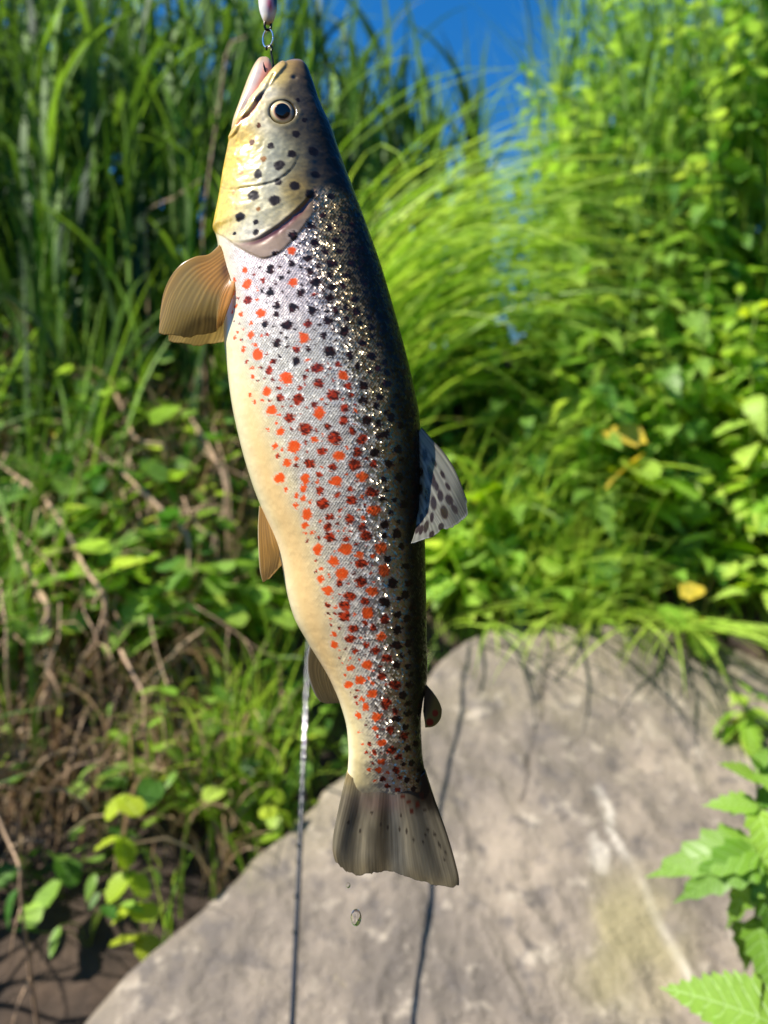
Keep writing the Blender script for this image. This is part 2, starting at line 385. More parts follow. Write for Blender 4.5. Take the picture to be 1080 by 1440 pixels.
# ------------------------------------------------------------------ blades of grass (vectorised)
def blades(name, roots, length, width, lean_dir, lean, mat, tint, nseg=7, curl=1.0, a0=0.0, **props):
    """roots (n,3); length,width,lean,tint (n,); lean_dir angle (n,). one mesh of curved folded strips"""
    n = len(roots); roots = np.asarray(roots, float)
    t = np.linspace(0, 1, nseg + 1)
    d = np.stack([np.cos(lean_dir), np.sin(lean_dir), np.zeros(n)], 1)
    a = a0 + lean[:, None] * (0.25 * t[None, :] + 0.75 * t[None, :] ** (1.6 * curl))     # bend angle from vertical
    ds = length[:, None] / nseg
    hx = np.concatenate([np.zeros((n, 1)), np.cumsum(np.sin(a[:, 1:]) * ds, 1)], 1)
    hz = np.concatenate([np.zeros((n, 1)), np.cumsum(np.cos(a[:, 1:]) * ds, 1)], 1)
    P = roots[:, None, :] + hx[:, :, None] * d[:, None, :] + hz[:, :, None] * np.array([0, 0, 1.0])
    tw = rng.uniform(-0.9, 0.9, n)[:, None] + rng.uniform(-1.2, 1.2, n)[:, None] * t[None, :]
    side = np.stack([-d[:, 1], d[:, 0], np.zeros(n)], 1)
    nrm = np.stack([np.cos(a)[:, :] * d[:, None, 0], np.cos(a) * d[:, None, 1], -np.sin(a)], -1)
    wdir = side[:, None, :] * np.cos(tw)[:, :, None] + nrm * np.sin(tw)[:, :, None]
    wp = np.minimum(1, t * 4 + 0.45) * (1 - t ** 2.2); wp[-1] = 0.02
    wv = wdir * (width[:, None] * wp[None, :] * 0.5)[:, :, None]
    V = np.stack([P - wv, P + wv], 2).reshape(n * (nseg + 1) * 2, 3)
    b = (np.arange(n) * (nseg + 1) * 2)[:, None]; k = (np.arange(nseg) * 2)[None, :]
    F = np.stack([b + k, b + k + 1, b + k + 3, b + k + 2], -1).reshape(-1, 4)
    T = np.repeat(tint, (nseg + 1) * 2); T3 = np.stack([T, T, T], 1)
    return obj(name, np_mesh(name, V, F, {'tint': T3}), mat, **props)
def U_(a, b, n): return rng.uniform(a, b, n)

def scatter_xy(n, x0, x1, y0, y1, keep=None):
    out = []
    while len(out) < n:
        x, y = random.uniform(x0, x1), random.uniform(y0, y1)
        if on_rock(x, y, 0.02): continue
        if keep and not keep(x, y): continue
        out.append((x, y))
    P = np.array(out); return np.column_stack([P, ground(P[:, 0], P[:, 1]) - 0.02])

# tall reed-like grass on the bank behind the head of the fish and to its left
def reeds(nc, x0, x1, y0, y1, keep, hfun, nleaf, ll, ww, label, tint=(0, 1)):
    c = scatter_xy(nc, x0, x1, y0, y1, keep); h = hfun(c, nc)
    k = np.repeat(np.arange(nc), nleaf); t = np.tile(np.linspace(0.12, 0.98, nleaf), nc) + rng.uniform(-0.06, 0.06, nc * nleaf)
    ld = rng.uniform(0, 2 * np.pi, nc); ln = rng.uniform(0.02, 0.22, nc)
    rt = c[k] + np.stack([np.cos(ld[k]) * ln[k] * 0.45 * h[k] * t, np.sin(ld[k]) * ln[k] * 0.45 * h[k] * t, h[k] * t * 0.985], 1)
    m_ = len(k)
    roots = np.vstack([c, rt]); L_ = np.concatenate([h, U_(*ll, m_)]); W_ = np.concatenate([np.full(nc, 0.006), U_(*ww, m_)])
    D_ = np.concatenate([ld, U_(0, 2 * np.pi, m_)]); A_ = np.concatenate([ln, U_(0.35, 1.65, m_)])
    T_ = np.concatenate([U_(0.4, 1, nc), U_(*tint, m_) ** 1.6])
    return blades('tall_grass', roots, L_, W_, D_, A_, M['grass'], T_, nseg=8, kind='stuff', label=label, category='grass')
reeds(560, -2.3, 0.42, 2.05, 3.1, lambda x, y: x / y < 0.135 and (y > 2.45 or x / y < -0.12), lambda c, n: U_(0.6, 1.32, n) * (1 - 0.18 * smooth(c[:, 0] / c[:, 1], 0.0, 0.13)), 9, (0.25, 0.6), (0.013, 0.028),
      'tall dark green reed grass standing thick along the bank top')
reeds(340, 0.5, 2.2, 2.25, 3.3, lambda x, y: x / y > 0.21, lambda c, n: U_(0.9, 1.6, n), 6, (0.2, 0.45), (0.008, 0.016), 'leafy reed grass rising behind the nettles', (0.4, 1))
r_ = scatter_xy(420, -2.2, -0.7, 1.5, 2.1)
n = len(r_)
blades('tall_grass', r_, U_(0.45, 0.95, n), U_(0.008, 0.017, n), U_(-0.8, 2.6, n), U_(0.3, 1.8, n), M['grass'], U_(0.1, 1, n), nseg=8,
       kind='stuff', label='long green grass at the foot of the reed grass', category='grass')
r_ = scatter_xy(900, -2.3, -0.98, 0.75, 1.5); n = len(r_)
blades('tall_grass', r_, U_(0.5, 1.05, n), U_(0.010, 0.020, n), U_(0, 2 * np.pi, n), U_(0.2, 1.5, n), M['grass'], U_(0.1, 1, n), nseg=7,
       kind='stuff', label='tall green grass shading the hollow beside the slab', category='grass')
# right bank tall pale stems and blades
r_ = scatter_xy(900, 0.50, 2.2, 2.3, 3.4, lambda x, y: x / y > 0.21)
n = len(r_)
blades('meadow_grass', r_, U_(0.8, 1.6, n), U_(0.006, 0.013, n), U_(0, 2 * np.pi, n), U_(0.05, 0.9, n), M['grasslight'], U_(0.2, 1, n), nseg=7,
       kind='stuff', label='upright pale green meadow grass behind the nettles', category='grass')
r_ = scatter_xy(1500, 1.05, 2.8, -0.6, 2.0, lambda x, y: x / max(y, 0.4) > 0.75); n = len(r_)
blades('tall_grass', r_, U_(0.4, 0.9, n), U_(0.008, 0.016, n), U_(0, 2 * np.pi, n), U_(0.3, 1.6, n), M['grass'], U_(0.1, 1, n), nseg=6,
       kind='stuff', label='tall green grass on the added unseen bank right of the slab', category='grass')
# grass carpet lower on both sides
r_ = scatter_xy(2600, -2.0, 2.0, 1.25, 2.7, lambda x, y: (y < 2.6) and not (x < -0.45 and y < 1.5))
n = len(r_)
blades('short_grass', r_, U_(0.08, 0.30, n), U_(0.003, 0.008, n), U_(0, 2 * np.pi, n), U_(0.3, 1.9, n), M['grasslight'], U_(0, 0.9, n), nseg=5,
       kind='stuff', label='short green grass between the weeds on the bank', category='grass')
# drooping tussock to the right of the fish's back
def tussock(c, n, ang, spread, lmin, lmax, wid, mat, label, lean=(1.2, 2.3), rr=0.06, tint=(0.2, 1), a0=0.0):
    rt = np.column_stack([c[0] + rng.normal(0, rr, n), c[1] + rng.normal(0, rr, n), np.full(n, c[2])])
    if c[2] == 0: rt[:, 2] = ground(rt[:, 0], rt[:, 1]) - 0.02
    return blades('grass_tussock', rt, U_(lmin, lmax, n), U_(*wid, n), rng.normal(ang, spread, n), U_(*lean, n), mat, U_(*tint, n), nseg=11, curl=0.8, a0=a0,
           label=label, category='grass tussock')
tussock((-0.22, 2.28, 0), 340, R(-14), 0.36, 0.95, 1.65, (0.006, 0.012), M['grasslight'], 'drooping grass tussock with long arching blades beside the trout\'s back', rr=0.09, lean=(1.7, 2.5))
tussock((0.30, 2.12, 0), 200, R(-40), 0.9, 0.35, 0.7, (0.004, 0.009), M['grasslight'], 'bright fine grass tussock below the arching one', rr=0.08)
tussock((0.50, 2.00, 0), 260, R(-70), 0.9, 0.25, 0.55, (0.004, 0.009), M['grasslight'], 'spiky light green grass tuft at the rock slab\'s upper edge', lean=(0.5, 1.9), tint=(0.4, 1))
tussock((-0.30, 1.62, 0), 110, R(-60), 1.3, 0.25, 0.55, (0.004, 0.009), M['grasslight'], 'loose grass tuft at the rock slab\'s sloping left edge', lean=(0.5, 2.0), tint=(0.1, 0.8))
# blades hanging over the slab
for (u, v, nb, lb, lab) in ((860, 888, 24, 0.34, 'wispy grass blades hanging over the middle of the slab edge'), (950, 905, 28, 0.36, 'thin grass sprays trailing over the slab beside the nettles'), (690, 900, 8, 0.24, 'few thin grass blades hanging on the slab near the trout')):
    p = rock_pt(u, v); z = RZ0 + RS * (p[1] - RY0)
    tussock((p[0], p[1] + 0.02, z + 0.035), nb, R(-97), 0.5, lb * 0.9, lb * 1.8, (0.005, 0.010), M['grasslight'], lab, lean=(0.5, 1.15), a0=1.25, rr=0.05, tint=(0.4, 1))
# dry straw litter
r_ = scatter_xy(1900, -1.5, -0.3, 1.42, 2.25); n = len(r_)
blades('dry_straw', r_ + [0, 0, 0.05], U_(0.12, 0.42, n), U_(0.003, 0.009, n), U_(0, 2 * np.pi, n), U_(1.0, 2.4, n), M['straw'], U_(0, 1, n), nseg=5,
       kind='stuff', label='matted dry straw and dead grass on the earth bank', category='straw')
r_ = scatter_xy(500, 0.2, 1.6, 1.9, 2.5); n = len(r_)
blades('dry_straw', r_ + [0, 0, 0.03], U_(0.10, 0.30, n), U_(0.003, 0.006, n), U_(0, 2 * np.pi, n), U_(0.8, 2.2, n), M['straw'], U_(0, 1, n), nseg=5,
       kind='stuff', label='dry straw showing between the weeds above the slab', category='straw')

# ------------------------------------------------------------------ leaves
def leaf_mesh(name, Ln, W, kind='nettle', nseg=9, droop=0.35, fold=0.22, teeth=0.10, seed=0):
    """base at origin, tip along +Y, upper side +Z"""
    rr = np.random.default_rng(seed)
    t = np.linspace(0, 1, nseg + 1)
    if kind == 'nettle': wp = np.interp(t, [0, 0.08, 0.25, 0.45, 0.7, 0.9, 1], [0.10, 0.75, 1.0, 0.92, 0.58, 0.2, 0.0])
    elif kind == 'round': wp = np.sqrt(np.clip(1 - (2 * t - 0.96) ** 2, 0, 1)) * 0.98 + 0.02 * (1 - t); wp[0] = 0.35; wp[-1] = 0.12
    else: wp = np.sin(np.pi * np.clip(t, 0, 1) ** 0.8) ** 0.8
    V = []; LU = []
    for i, ti in enumerate(t):
        y = Ln * ti; z = -droop * Ln * ti ** 2
        for sgn in (-1, 0, 1):
            ww = wp[i] * W * 0.5
            if sgn and teeth and 0 < i < nseg: ww *= 1 + (teeth if i % 2 else -teeth) + rr.uniform(-0.03, 0.03)
            yy = y + (Ln * 0.035 * (1 if i % 2 else -1) if sgn and teeth else 0)
            if kind == 'round' and i == 0 and sgn: yy -= 0.10 * Ln
            V.append((sgn * ww, yy, z + abs(sgn) * ww * fold * (1 - 0.4 * ti) + rr.uniform(-1, 1) * 0.012 * Ln * abs(sgn)))
            LU.append((sgn * wp[i], ti, 0))
    F = grid_faces(nseg + 1, 3)
    return np_mesh(name, V, F, {'luv': LU})
NL = [leaf_mesh('leaf', 1.0, 0.52, 'nettle', 11, d, f, 0.11, s) for s, (d, f) in enumerate(((0.25, 0.25), (0.45, 0.15), (0.10, 0.35), (0.6, 0.3)))]
RL = [leaf_mesh('leaf', 1.0, 0.92, 'round', 8, d, f, 0.05, s + 10) for s, (d, f) in enumerate(((0.15, 0.12), (0.35, 0.22), (0.05, 0.3)))]
OL = [leaf_mesh('leaf', 1.0, 0.42, 'oval', 8, d, f, 0.0, s + 20) for s, (d, f) in enumerate(((0.3, 0.2), (0.55, 0.3), (0.1, 0.25)))]
BIG = leaf_mesh('leaf', 1.0, 0.66, 'nettle', 25, 0.30, 0.18, 0.075, 77)
def with_mat(meshes, mat):
    out = []
    for m_ in meshes:
        c = m_.copy(); c.materials.clear(); c.materials.append(mat); out.append(c)
    return out
LEAF = {'nettle': with_mat(NL, M['nettle']), 'nettle_bright': with_mat(NL, M['bright']), 'weed': with_mat(RL, M['weed']), 'weed_bright': with_mat(RL, M['bright']),
        'lime': with_mat(RL, M['lime']), 'oval': with_mat(OL, M['weed']), 'oval_bright': with_mat(OL, M['bright']), 'yellow': with_mat(RL, M['yellow']), 'big': with_mat([BIG], M['nettle'])}

def add_leaf(parent, pos, az, pitch, size, kind, roll=0.0, width=1.0):
    o = bpy.data.objects.new('leaf', random.choice(LEAF[kind])); col.objects.link(o); o.parent = parent
    m_ = Matrix.Translation(pos) @ Matrix.Rotation(az - math.pi / 2, 4, 'Z') @ Matrix.Rotation(pitch, 4, 'X') @ Matrix.Rotation(roll, 4, 'Y') @ Matrix.Diagonal((size * width, size, size, 1))
    o.matrix_basis = m_
    return o
def nettle(base, height, leanv, label, group=None, kind='nettle', lsize=0.085, nodes=8, start=0.25, name='nettle_plant', az0=None, cat='nettle'):
    e = empty(name, base, label=label, category=cat)
    if group: e['group'] = group
    t = np.linspace(0, 1, 9)
    path = np.stack([leanv[0] * t ** 1.7, leanv[1] * t ** 1.7, height * t], 1); path[:, :2] += rng.normal(0, 0.006, (9, 2)) * t[:, None]
    V, F = tube(path, np.linspace(0.0038, 0.0016, 9), 5)
    obj('stem', np_mesh('stem', V, F), M['stem'], e)
    a0 = random.uniform(0, 6.28) if az0 is None else az0
    for i in range(nodes):
        tt = start + (1 - start) * (i / (nodes - 1)) ** 0.85
        p = np.array([np.interp(tt, t, path[:, k]) for k in range(3)])
        sz = lsize * (1.0 - 0.62 * ((tt - start) / (1 - start)) ** 1.8) * random.uniform(0.8, 1.15)
        for sd in (0, 1):
            az = a0 + i * math.pi / 2 + sd * math.pi + random.uniform(-0.35, 0.35)
            pit = R(random.uniform(-40, 5)) + R(45) * max(0, tt - 0.8) * 4
            off = Vector((math.cos(az), math.sin(az), 0)) * (0.010 * sz / 0.08)
            add_leaf(e, Vector(p) + off, az, pit, sz, kind, R(random.uniform(-25, 25)))
    return e
NG = 'nettles growing on the bank'
# right bank: a dense stand, placed over the bank's ground
cnt = 0
while cnt < 96:
    y = random.uniform(1.95, 2.8); a = random.uniform(0.16, 0.62); x = a * y
    if on_rock(x, y, 0.05): continue
    z = float(ground(x, y)); hh = random.uniform(0.35, 0.85) if y < 2.25 else random.uniform(0.65, 1.25)
    if a < 0.24: hh *= 0.75
    nettle((x, y, z - 0.02), hh, (random.uniform(-0.18, 0.08), random.uniform(-0.22, 0.02)), *random.choice([('mid green nettle in the dense stand above the slab', NG, 'nettle'), ('bright yellow-green nettle in the dense stand above the slab', NG, 'nettle_bright')]),
           random.uniform(0.11, 0.185), random.randint(8, 11), 0.15)
    cnt += 1
for _ in range(26):
    y = random.uniform(2.35, 2.85); x = random.uniform(0.24, 0.56) * y; z = float(ground(x, y))
    nettle((x, y, z - 0.02), random.uniform(1.05, 1.5), (random.uniform(-0.12, 0.06), random.uniform(-0.15, 0.0)), 'very tall nettle rising above the rest of the stand', 'tall nettles topping the stand', 'nettle', random.uniform(0.10, 0.16), 13, 0.3)
# taller nettles against the sky
for (u, v, Y, h) in ((735, 120, 2.5, 1.15), (790, 60, 2.6, 1.25), (860, 20, 2.6, 1.3), (650, 430, 2.45, 0.6), (760, 230, 2.4, 1.0), (700, 500, 2.3, 0.55), (680, 360, 2.7, 0.6), (705, 350, 2.6, 0.6), (720, 300, 2.75, 0.7), (660, 370, 2.8, 0.6), (735, 400, 2.4, 0.6)):
    p = at(u, v, Y); g = float(ground(p.x, Y)); hh = max(0.4, p.z - g)
    nettle((p.x + 0.05, Y + 0.05, g - 0.02), hh, (-0.05, -0.05), 'tall nettle whose top stands against the blue sky', 'nettles against the sky', 'nettle', 0.095, 11, 0.15)

def weed(base, n, size, kind, label, group, up=0.10, spread=0.09, name='leafy_weed', cat='weed', face=None):
    e = empty(name, base, label=label, category=cat)
    if group: e['group'] = group
    Vs, Fs, off = [], [], 0
    for i in range(n):
        az = random.uniform(0, 6.28); rr_ = spread * math.sqrt(random.random()); h = up * random.uniform(0.5, 1.25)
        tip = np.array([math.cos(az) * rr_, math.sin(az) * rr_ - 0.3 * h, h])
        V, F = tube(spline([(0, 0, 0), tip * [0.4, 0.4, 0.7], tip], 5), 0.0013, 4, False)
        Vs.append(V); Fs.append(F[0] + off); off += len(V)
        s = size * random.uniform(0.65, 1.2)
        add_leaf(e, Vector(tip), az + random.uniform(-0.6, 0.6), R(random.uniform(-40, 30)), s, kind, R(random.uniform(-30, 30)))
    obj('stem', np_mesh('stem', np.vstack(Vs), np.vstack(Fs)), M['stem'], e)
    return e
def px_region(n, poly_box, dens=None):
    out = []
    tries = 0
    while len(out) < n and tries < n * 60:
        tries += 1
        u, v = random.uniform(poly_box[0], poly_box[2]), random.uniform(poly_box[1], poly_box[3])
        Y = hit(u, v)
        if Y is None or Y > 3.2: continue
        p = at(u, v, Y)
        if on_rock(p.x, p.y, 0.04): continue
        if dens and random.random() > dens(u, v): continue
        out.append((p.x, p.y, float(ground(p.x, p.y)) - 0.01))
    return out
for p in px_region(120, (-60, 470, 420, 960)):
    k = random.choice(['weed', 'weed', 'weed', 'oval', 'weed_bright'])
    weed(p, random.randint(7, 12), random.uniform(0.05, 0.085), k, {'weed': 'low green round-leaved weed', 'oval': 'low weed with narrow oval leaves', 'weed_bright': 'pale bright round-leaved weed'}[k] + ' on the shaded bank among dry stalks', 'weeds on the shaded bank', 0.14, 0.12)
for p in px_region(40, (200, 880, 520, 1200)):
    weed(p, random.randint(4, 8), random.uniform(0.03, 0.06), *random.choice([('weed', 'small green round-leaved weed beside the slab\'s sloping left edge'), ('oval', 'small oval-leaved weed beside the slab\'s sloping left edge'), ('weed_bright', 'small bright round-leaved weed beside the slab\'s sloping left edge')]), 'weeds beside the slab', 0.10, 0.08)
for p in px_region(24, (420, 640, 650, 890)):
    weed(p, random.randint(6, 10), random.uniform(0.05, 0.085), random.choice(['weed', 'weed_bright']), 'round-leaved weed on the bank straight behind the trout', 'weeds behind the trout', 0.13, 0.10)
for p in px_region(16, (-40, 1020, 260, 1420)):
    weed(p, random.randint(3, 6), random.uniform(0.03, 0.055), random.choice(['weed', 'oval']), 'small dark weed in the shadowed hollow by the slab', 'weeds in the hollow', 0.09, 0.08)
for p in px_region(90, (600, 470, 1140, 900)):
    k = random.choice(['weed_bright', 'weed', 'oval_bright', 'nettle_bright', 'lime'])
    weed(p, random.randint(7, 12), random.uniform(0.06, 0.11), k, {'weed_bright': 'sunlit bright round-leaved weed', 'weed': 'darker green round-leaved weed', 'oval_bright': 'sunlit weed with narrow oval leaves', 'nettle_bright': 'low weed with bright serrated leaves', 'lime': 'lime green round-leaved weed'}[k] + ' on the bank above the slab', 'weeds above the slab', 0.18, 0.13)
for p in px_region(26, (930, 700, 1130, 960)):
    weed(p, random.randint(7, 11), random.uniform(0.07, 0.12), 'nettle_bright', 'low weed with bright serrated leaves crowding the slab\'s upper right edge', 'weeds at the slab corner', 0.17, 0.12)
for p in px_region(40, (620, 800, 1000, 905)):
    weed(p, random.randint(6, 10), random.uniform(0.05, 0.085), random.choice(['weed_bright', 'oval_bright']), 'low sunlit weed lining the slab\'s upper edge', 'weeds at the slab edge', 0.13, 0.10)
for (u, v, Y, kd, s, lab) in ((905, 640, 1.9, 'yellow', 0.10, 'yellowing leafy weed among the sunlit nettles'), (950, 850, 1.85, 'yellow', 0.07, 'small weed with yellow leaves at the slab\'s upper edge')):
    p = at(u, v, Y); e = weed((p.x, p.y, p.z - 0.12), 2, s, kd, lab, None, 0.13, 0.03)
    for k in range(4):
        az = random.uniform(3.5, 6); add_leaf(e, Vector((random.uniform(-.05, .05), -0.02, random.uniform(0.05, 0.12))), az, R(random.uniform(-40, 0)), s * 1.1, 'weed_bright')

# lime green shoot climbing in the hollow left of the slab
def shoot(px, Y, kind, label, lsz, ln=None):
    pts = np.array([at(u, v, Y + dy) for (u, v, dy) in px]); b = pts[-1].copy(); g = float(ground(b[0], b[1] + 0.05))
    e = empty('leafy_shoot', b, label=label, category='shoot')
    path = spline(np.vstack([[b[0], b[1] + 0.05, g - 0.02], pts[::-1]]) - b, 24)
    V, F = tube(path, np.linspace(0.0022, 0.0012, 24), 5); obj('stem', np_mesh('stem', V, F), M['stem'], e)
    for i in range(5, 24, 4):
        for sd in (-1, 1):
            add_leaf(e, Vector(path[i]), R(-90) + sd * R(random.uniform(45, 85)), R(random.uniform(-55, 5)), lsz * random.uniform(0.75, 1.15), kind, R(random.uniform(-20, 20)))
    return e
shoot([(178, 1095, 0), (172, 1130, 0), (168, 1165, -0.01), (176, 1205, -0.02), (190, 1260, 0)], 1.30, 'lime', 'lime green leafy shoot climbing in the dark hollow left of the slab', 0.048)
shoot([(228, 945, 0), (226, 985, 0), (235, 1030, 0.02)], 1.45, 'weed_bright', 'small round-leaved shoot above the lime green one', 0.042)
shoot([(380, 1090, 0), (384, 1110, 0), (390, 1130, 0.02)], 1.42, 'lime', 'short yellow-green shoot on the slab\'s sloping edge', 0.04)

# near nettles to the right of the slab
def near_nettle(top_px, Y, base, nodes, lsz, label):
    p = at(*top_px, Y)
    return nettle((base[0], base[1], base[2]), p.z - base[2], (p.x - base[0], p.y - base[1]), label, None, 'nettle_bright', lsz, nodes, 0.58, az0=R(8))
bp_ = np.array([0.50, 0.98, float(ground(0.50, 0.98)) - 0.02]); tp_ = np.array(at(1066, 1075, 0.96)) - bp_
e = empty('nettle_plant', bp_, label='bright nettle rising in front of the slab\'s right edge', category='nettle')
pth = spline([(0, 0, 0), tp_ * [0.5, 0.3, 0.45], tp_ * [1.0, 0.8, 0.8], tp_], 16); V, F = tube(pth, np.linspace(0.0042, 0.0018, 16), 6); obj('stem', np_mesh('stem', V, F), M['stem'], e)
for (hv, az, pit, sz, rl) in ((1192, 183, 2, 0.145, -38), (1196, 205, -8, 0.125, -42), (1205, 225, -38, 0.095, -30), (1200, 350, -6, 0.13, 35), (1210, 275, -50, 0.10, 5), (1135, 265, -35, 0.115, 0), (1140, 85, -10, 0.11, 0), (1130, 170, 5, 0.075, -35), (1125, 5, 10, 0.09, 30),
                               (1095, 190, 30, 0.07, -30), (1095, 10, 30, 0.07, 30), (1085, 270, 10, 0.075, 0), (1078, 225, 55, 0.045, -20), (1078, 40, 55, 0.045, 10), (1290, 260, -30, 0.12, 0), (1300, 75, -25, 0.12, 0), (1375, 350, -20, 0.12, 25)):
    zz = (720 - hv) / FPX * 0.97 - bp_[2]; pp = [np.interp(zz, pth[:, 2], pth[:, k]) for k in range(3)]
    add_leaf(e, Vector(pp), R(az), R(pit), sz * 0.86, 'nettle', R(rl))
near_nettle((1050, 975), 1.6, (0.80, 1.68, float(ground(0.80, 1.68)) - 0.02), 8, 0.11, 'small nettle rooted at the slab\'s upper right corner')
p = at(1105, 1440, 0.80)
e = empty('nettle_plant', (p.x + 0.02, 0.84, float(ground(p.x, 0.84)) - 0.02), label='nettle with one large pale serrated leaf spread over the slab\'s lower corner', category='nettle')
hgt = p.z - e.location.z
V, F = tube(spline([(0, 0, 0), (0.01, -0.01, hgt * 0.5), (-0.02, -0.04, hgt)], 10), np.linspace(0.004, 0.0025, 10), 6); obj('stem', np_mesh('stem', V, F), M['stem'], e)
add_leaf(e, Vector((-0.012, -0.03, hgt - 0.015)), R(168), R(22), 0.125, 'big', R(-32))
add_leaf(e, Vector((0.0, -0.03, hgt - 0.02)), R(-12), R(5), 0.11, 'big', R(10))
add_leaf(e, Vector((0.0, -0.04, hgt - 0.10)), R(100), R(-10), 0.10, 'big'); add_leaf(e, Vector((0.0, -0.04, hgt - 0.10)), R(-80), R(-10), 0.10, 'big')

# dead stalks leaning on the left bank
def stalk(pxs, rad, label, lift=0.25, group=None):
    pts = []
    for (u, v) in pxs:
        Y = (hit(u, v) or 2.3) - lift; pts.append(at(u, v, Y))
    pts = np.array(pts); b = pts[-1].copy()
    e = empty('dead_stalk', b, label=label, category='stalk')
    if group: e['group'] = group
    g = float(ground(b[0], b[1] + 0.06)); path = spline(np.vstack([pts, [b[0], b[1] + 0.07, min(g, b[2]) - 0.03]]) - b, 26)
    rv = 0.78 * rad * (1 + 0.45 * fbm(np.arange(26) * 0.7, random.uniform(0, 50), 0, 3)) * np.linspace(0.75, 1.0, 26)
    V, F = tube(path, rv, 7); obj('stalk', np_mesh('stalk', V, F), M['dead'], e)
    # peeling sheath strips
    for q in range(3):
        i = random.randint(4, 20); d = rng.normal(0, 0.03, 3); d[2] -= 0.03; d[1] -= 0.02
        V, F = tube(spline([path[i], path[i] + d * 0.6, path[i] + d + [0, 0, -0.02]], 6), np.linspace(rad * 0.5, rad * 0.08, 6), 5); obj('sheath', np_mesh('sheath', V, F), M['dead'], e)
stalk([(110, 612), (150, 645), (200, 690), (240, 730), (266, 760)], 0.0065, 'long dead stalk slanting down the bank toward the trout\'s belly')
stalk([(163, 556), (178, 585), (196, 620), (232, 628)], 0.008, 'short thick dead stalk bent at its foot')
stalk([(-20, 640), (20, 668), (50, 695)], 0.006, 'pale dead stalk end beside the clover-like weeds')
stalk([(62, 700), (95, 750), (120, 800), (148, 848)], 0.008, 'thick frayed dead stalk slanting toward the hollow')
stalk([(5, 730), (30, 785), (55, 830), (68, 858)], 0.009, 'broken dead stalk with loose sheaths low on the bank')
stalk([(170, 915), (188, 950), (204, 985)], 0.006, 'short dead stalk above the hollow')
stalk([(270, 590), (300, 640), (318, 690)], 0.006, 'dead stalk close beside the trout\'s belly')
stalk([(-10, 1130), (10, 1180), (28, 1225)], 0.004, 'thin pale stalk in the dark hollow')
stalk([(352, 50), (325, 60), (308, 150), (292, 260), (285, 330)], 0.0035, 'tall dry brown stem standing before the reed grass', 0.25)
stalk([(288, 248), (250, 275), (205, 300)], 0.003, 'thin dry stem crossing low in the reed grass', 0.22)

for _ in range(22):
    u0, v0 = random.uniform(-20, 330), random.uniform(560, 880); a_ = R(random.uniform(20, 110)); ln2 = random.uniform(60, 150)
    stalk([(u0 + ln2 * q * math.cos(a_) + random.uniform(-6, 6), v0 + ln2 * q * math.sin(a_) + random.uniform(-6, 6)) for q in (0, 0.33, 0.66, 1)], random.uniform(0.002, 0.0042), 'thin pale dead stem tangled in the weeds of the shaded bank', random.uniform(0.16, 0.27), 'thin dead stems on the shaded bank')
# small yellow flowers
def flower(u, v, lift, label):
    Y = (hit(u, v) or 2.2) - lift; p = at(u, v, Y); g = float(ground(p.x, p.y + 0.03)) - 0.01
    e = empty('yellow_flower', (p.x, p.y + 0.03, g), label=label, category='flower'); e['group'] = 'small yellow flowers on the bank'
    tip = np.array([0, -0.03, p.z - g])
    V, F = tube(spline([(0, 0, 0), tip * [0.5, 0.3, 0.6], tip], 8), 0.0012, 5); obj('stem', np_mesh('stem', V, F), M['stem'], e)
    for k in range(9):
        a = k * 0.7; rr_ = 0.012 * (0.3 + 0.7 * ((k * 37) % 10) / 10)
        t = np.linspace(0, 1, 5); wv = np.sin(np.pi * (0.12 + 0.8 * t)) * 0.005
        d = np.array([math.cos(a), -0.5, math.sin(a)]); s_ = np.array([-math.sin(a), 0, math.cos(a)])
        P = tip + d[None, :] * (t * (0.006 + rr_))[:, None]
        V = np.stack([P - s_ * wv[:, None], P + s_ * wv[:, None] + [0, -0.001, 0]], 1).reshape(-1, 3)
        obj('petal', np_mesh('petal', V, grid_faces(5, 2)), M['petal'], e)
for (u, v) in ((225, 745), (360, 735), (78, 610), (270, 560), (100, 520), (30, 500)): flower(u, v, 0.14, 'small yellow flower head on the shaded bank')

# ------------------------------------------------------------------ fishing rod leaning on the bank behind the fish
def rod_mat():
    m, nt, out = mat_new('rod_blank')
    p = principled(nt, Roughness=0.22, Metallic=0.0); p.inputs['Base Color'].default_value = (0.012, 0.012, 0.013, 1)
    p.inputs['Coat Weight'].default_value = 1.0; p.inputs['Coat Roughness'].default_value = 0.10; p.inputs['Specular IOR Level'].default_value = 0.5
    L(nt, p.outputs[0], out.inputs[0]); return m
M['rod'] = rod_mat()
M['steel'] = simple('polished_steel', (0.86, 0.86, 0.85), 0.16, 1.0)
M['darksteel'] = simple('dark_steel', (0.16, 0.15, 0.14), 0.25, 1.0)
def glass(name, ior, tint=(1, 1, 1)):
    m, nt, out = mat_new(name)
    p = principled(nt, Roughness=0.0, IOR=ior); p.inputs['Transmission Weight'].default_value = 1.0; p.inputs['Base Color'].default_value = [*tint, 1]
    L(nt, p.outputs[0], out.inputs[0]); return m
M['water'] = glass('water', 1.33)
pb = np.array(at(406, 1560, 0.93)); ptop = np.array(at(446, 640, 1.69))
gb = float(ground(pb[0], pb[1])); tt = 1.0
dirv = (ptop - pb) / np.linalg.norm(ptop - pb)
low = pb - dirv * max(0.0, (pb[2] - gb - 0.0) / dirv[2])
e = empty('fishing_rod', low, label='thin black fishing rod leaning on the bank behind the trout, beaded with water', category='fishing rod')
path = np.linspace(low, ptop, 40) - low
V, F = tube(path, np.linspace(0.0046, 0.0034, 40), 14); obj('blank', np_mesh('blank', V, F), M['rod'], e)
ln_ = np.linalg.norm(ptop - low)
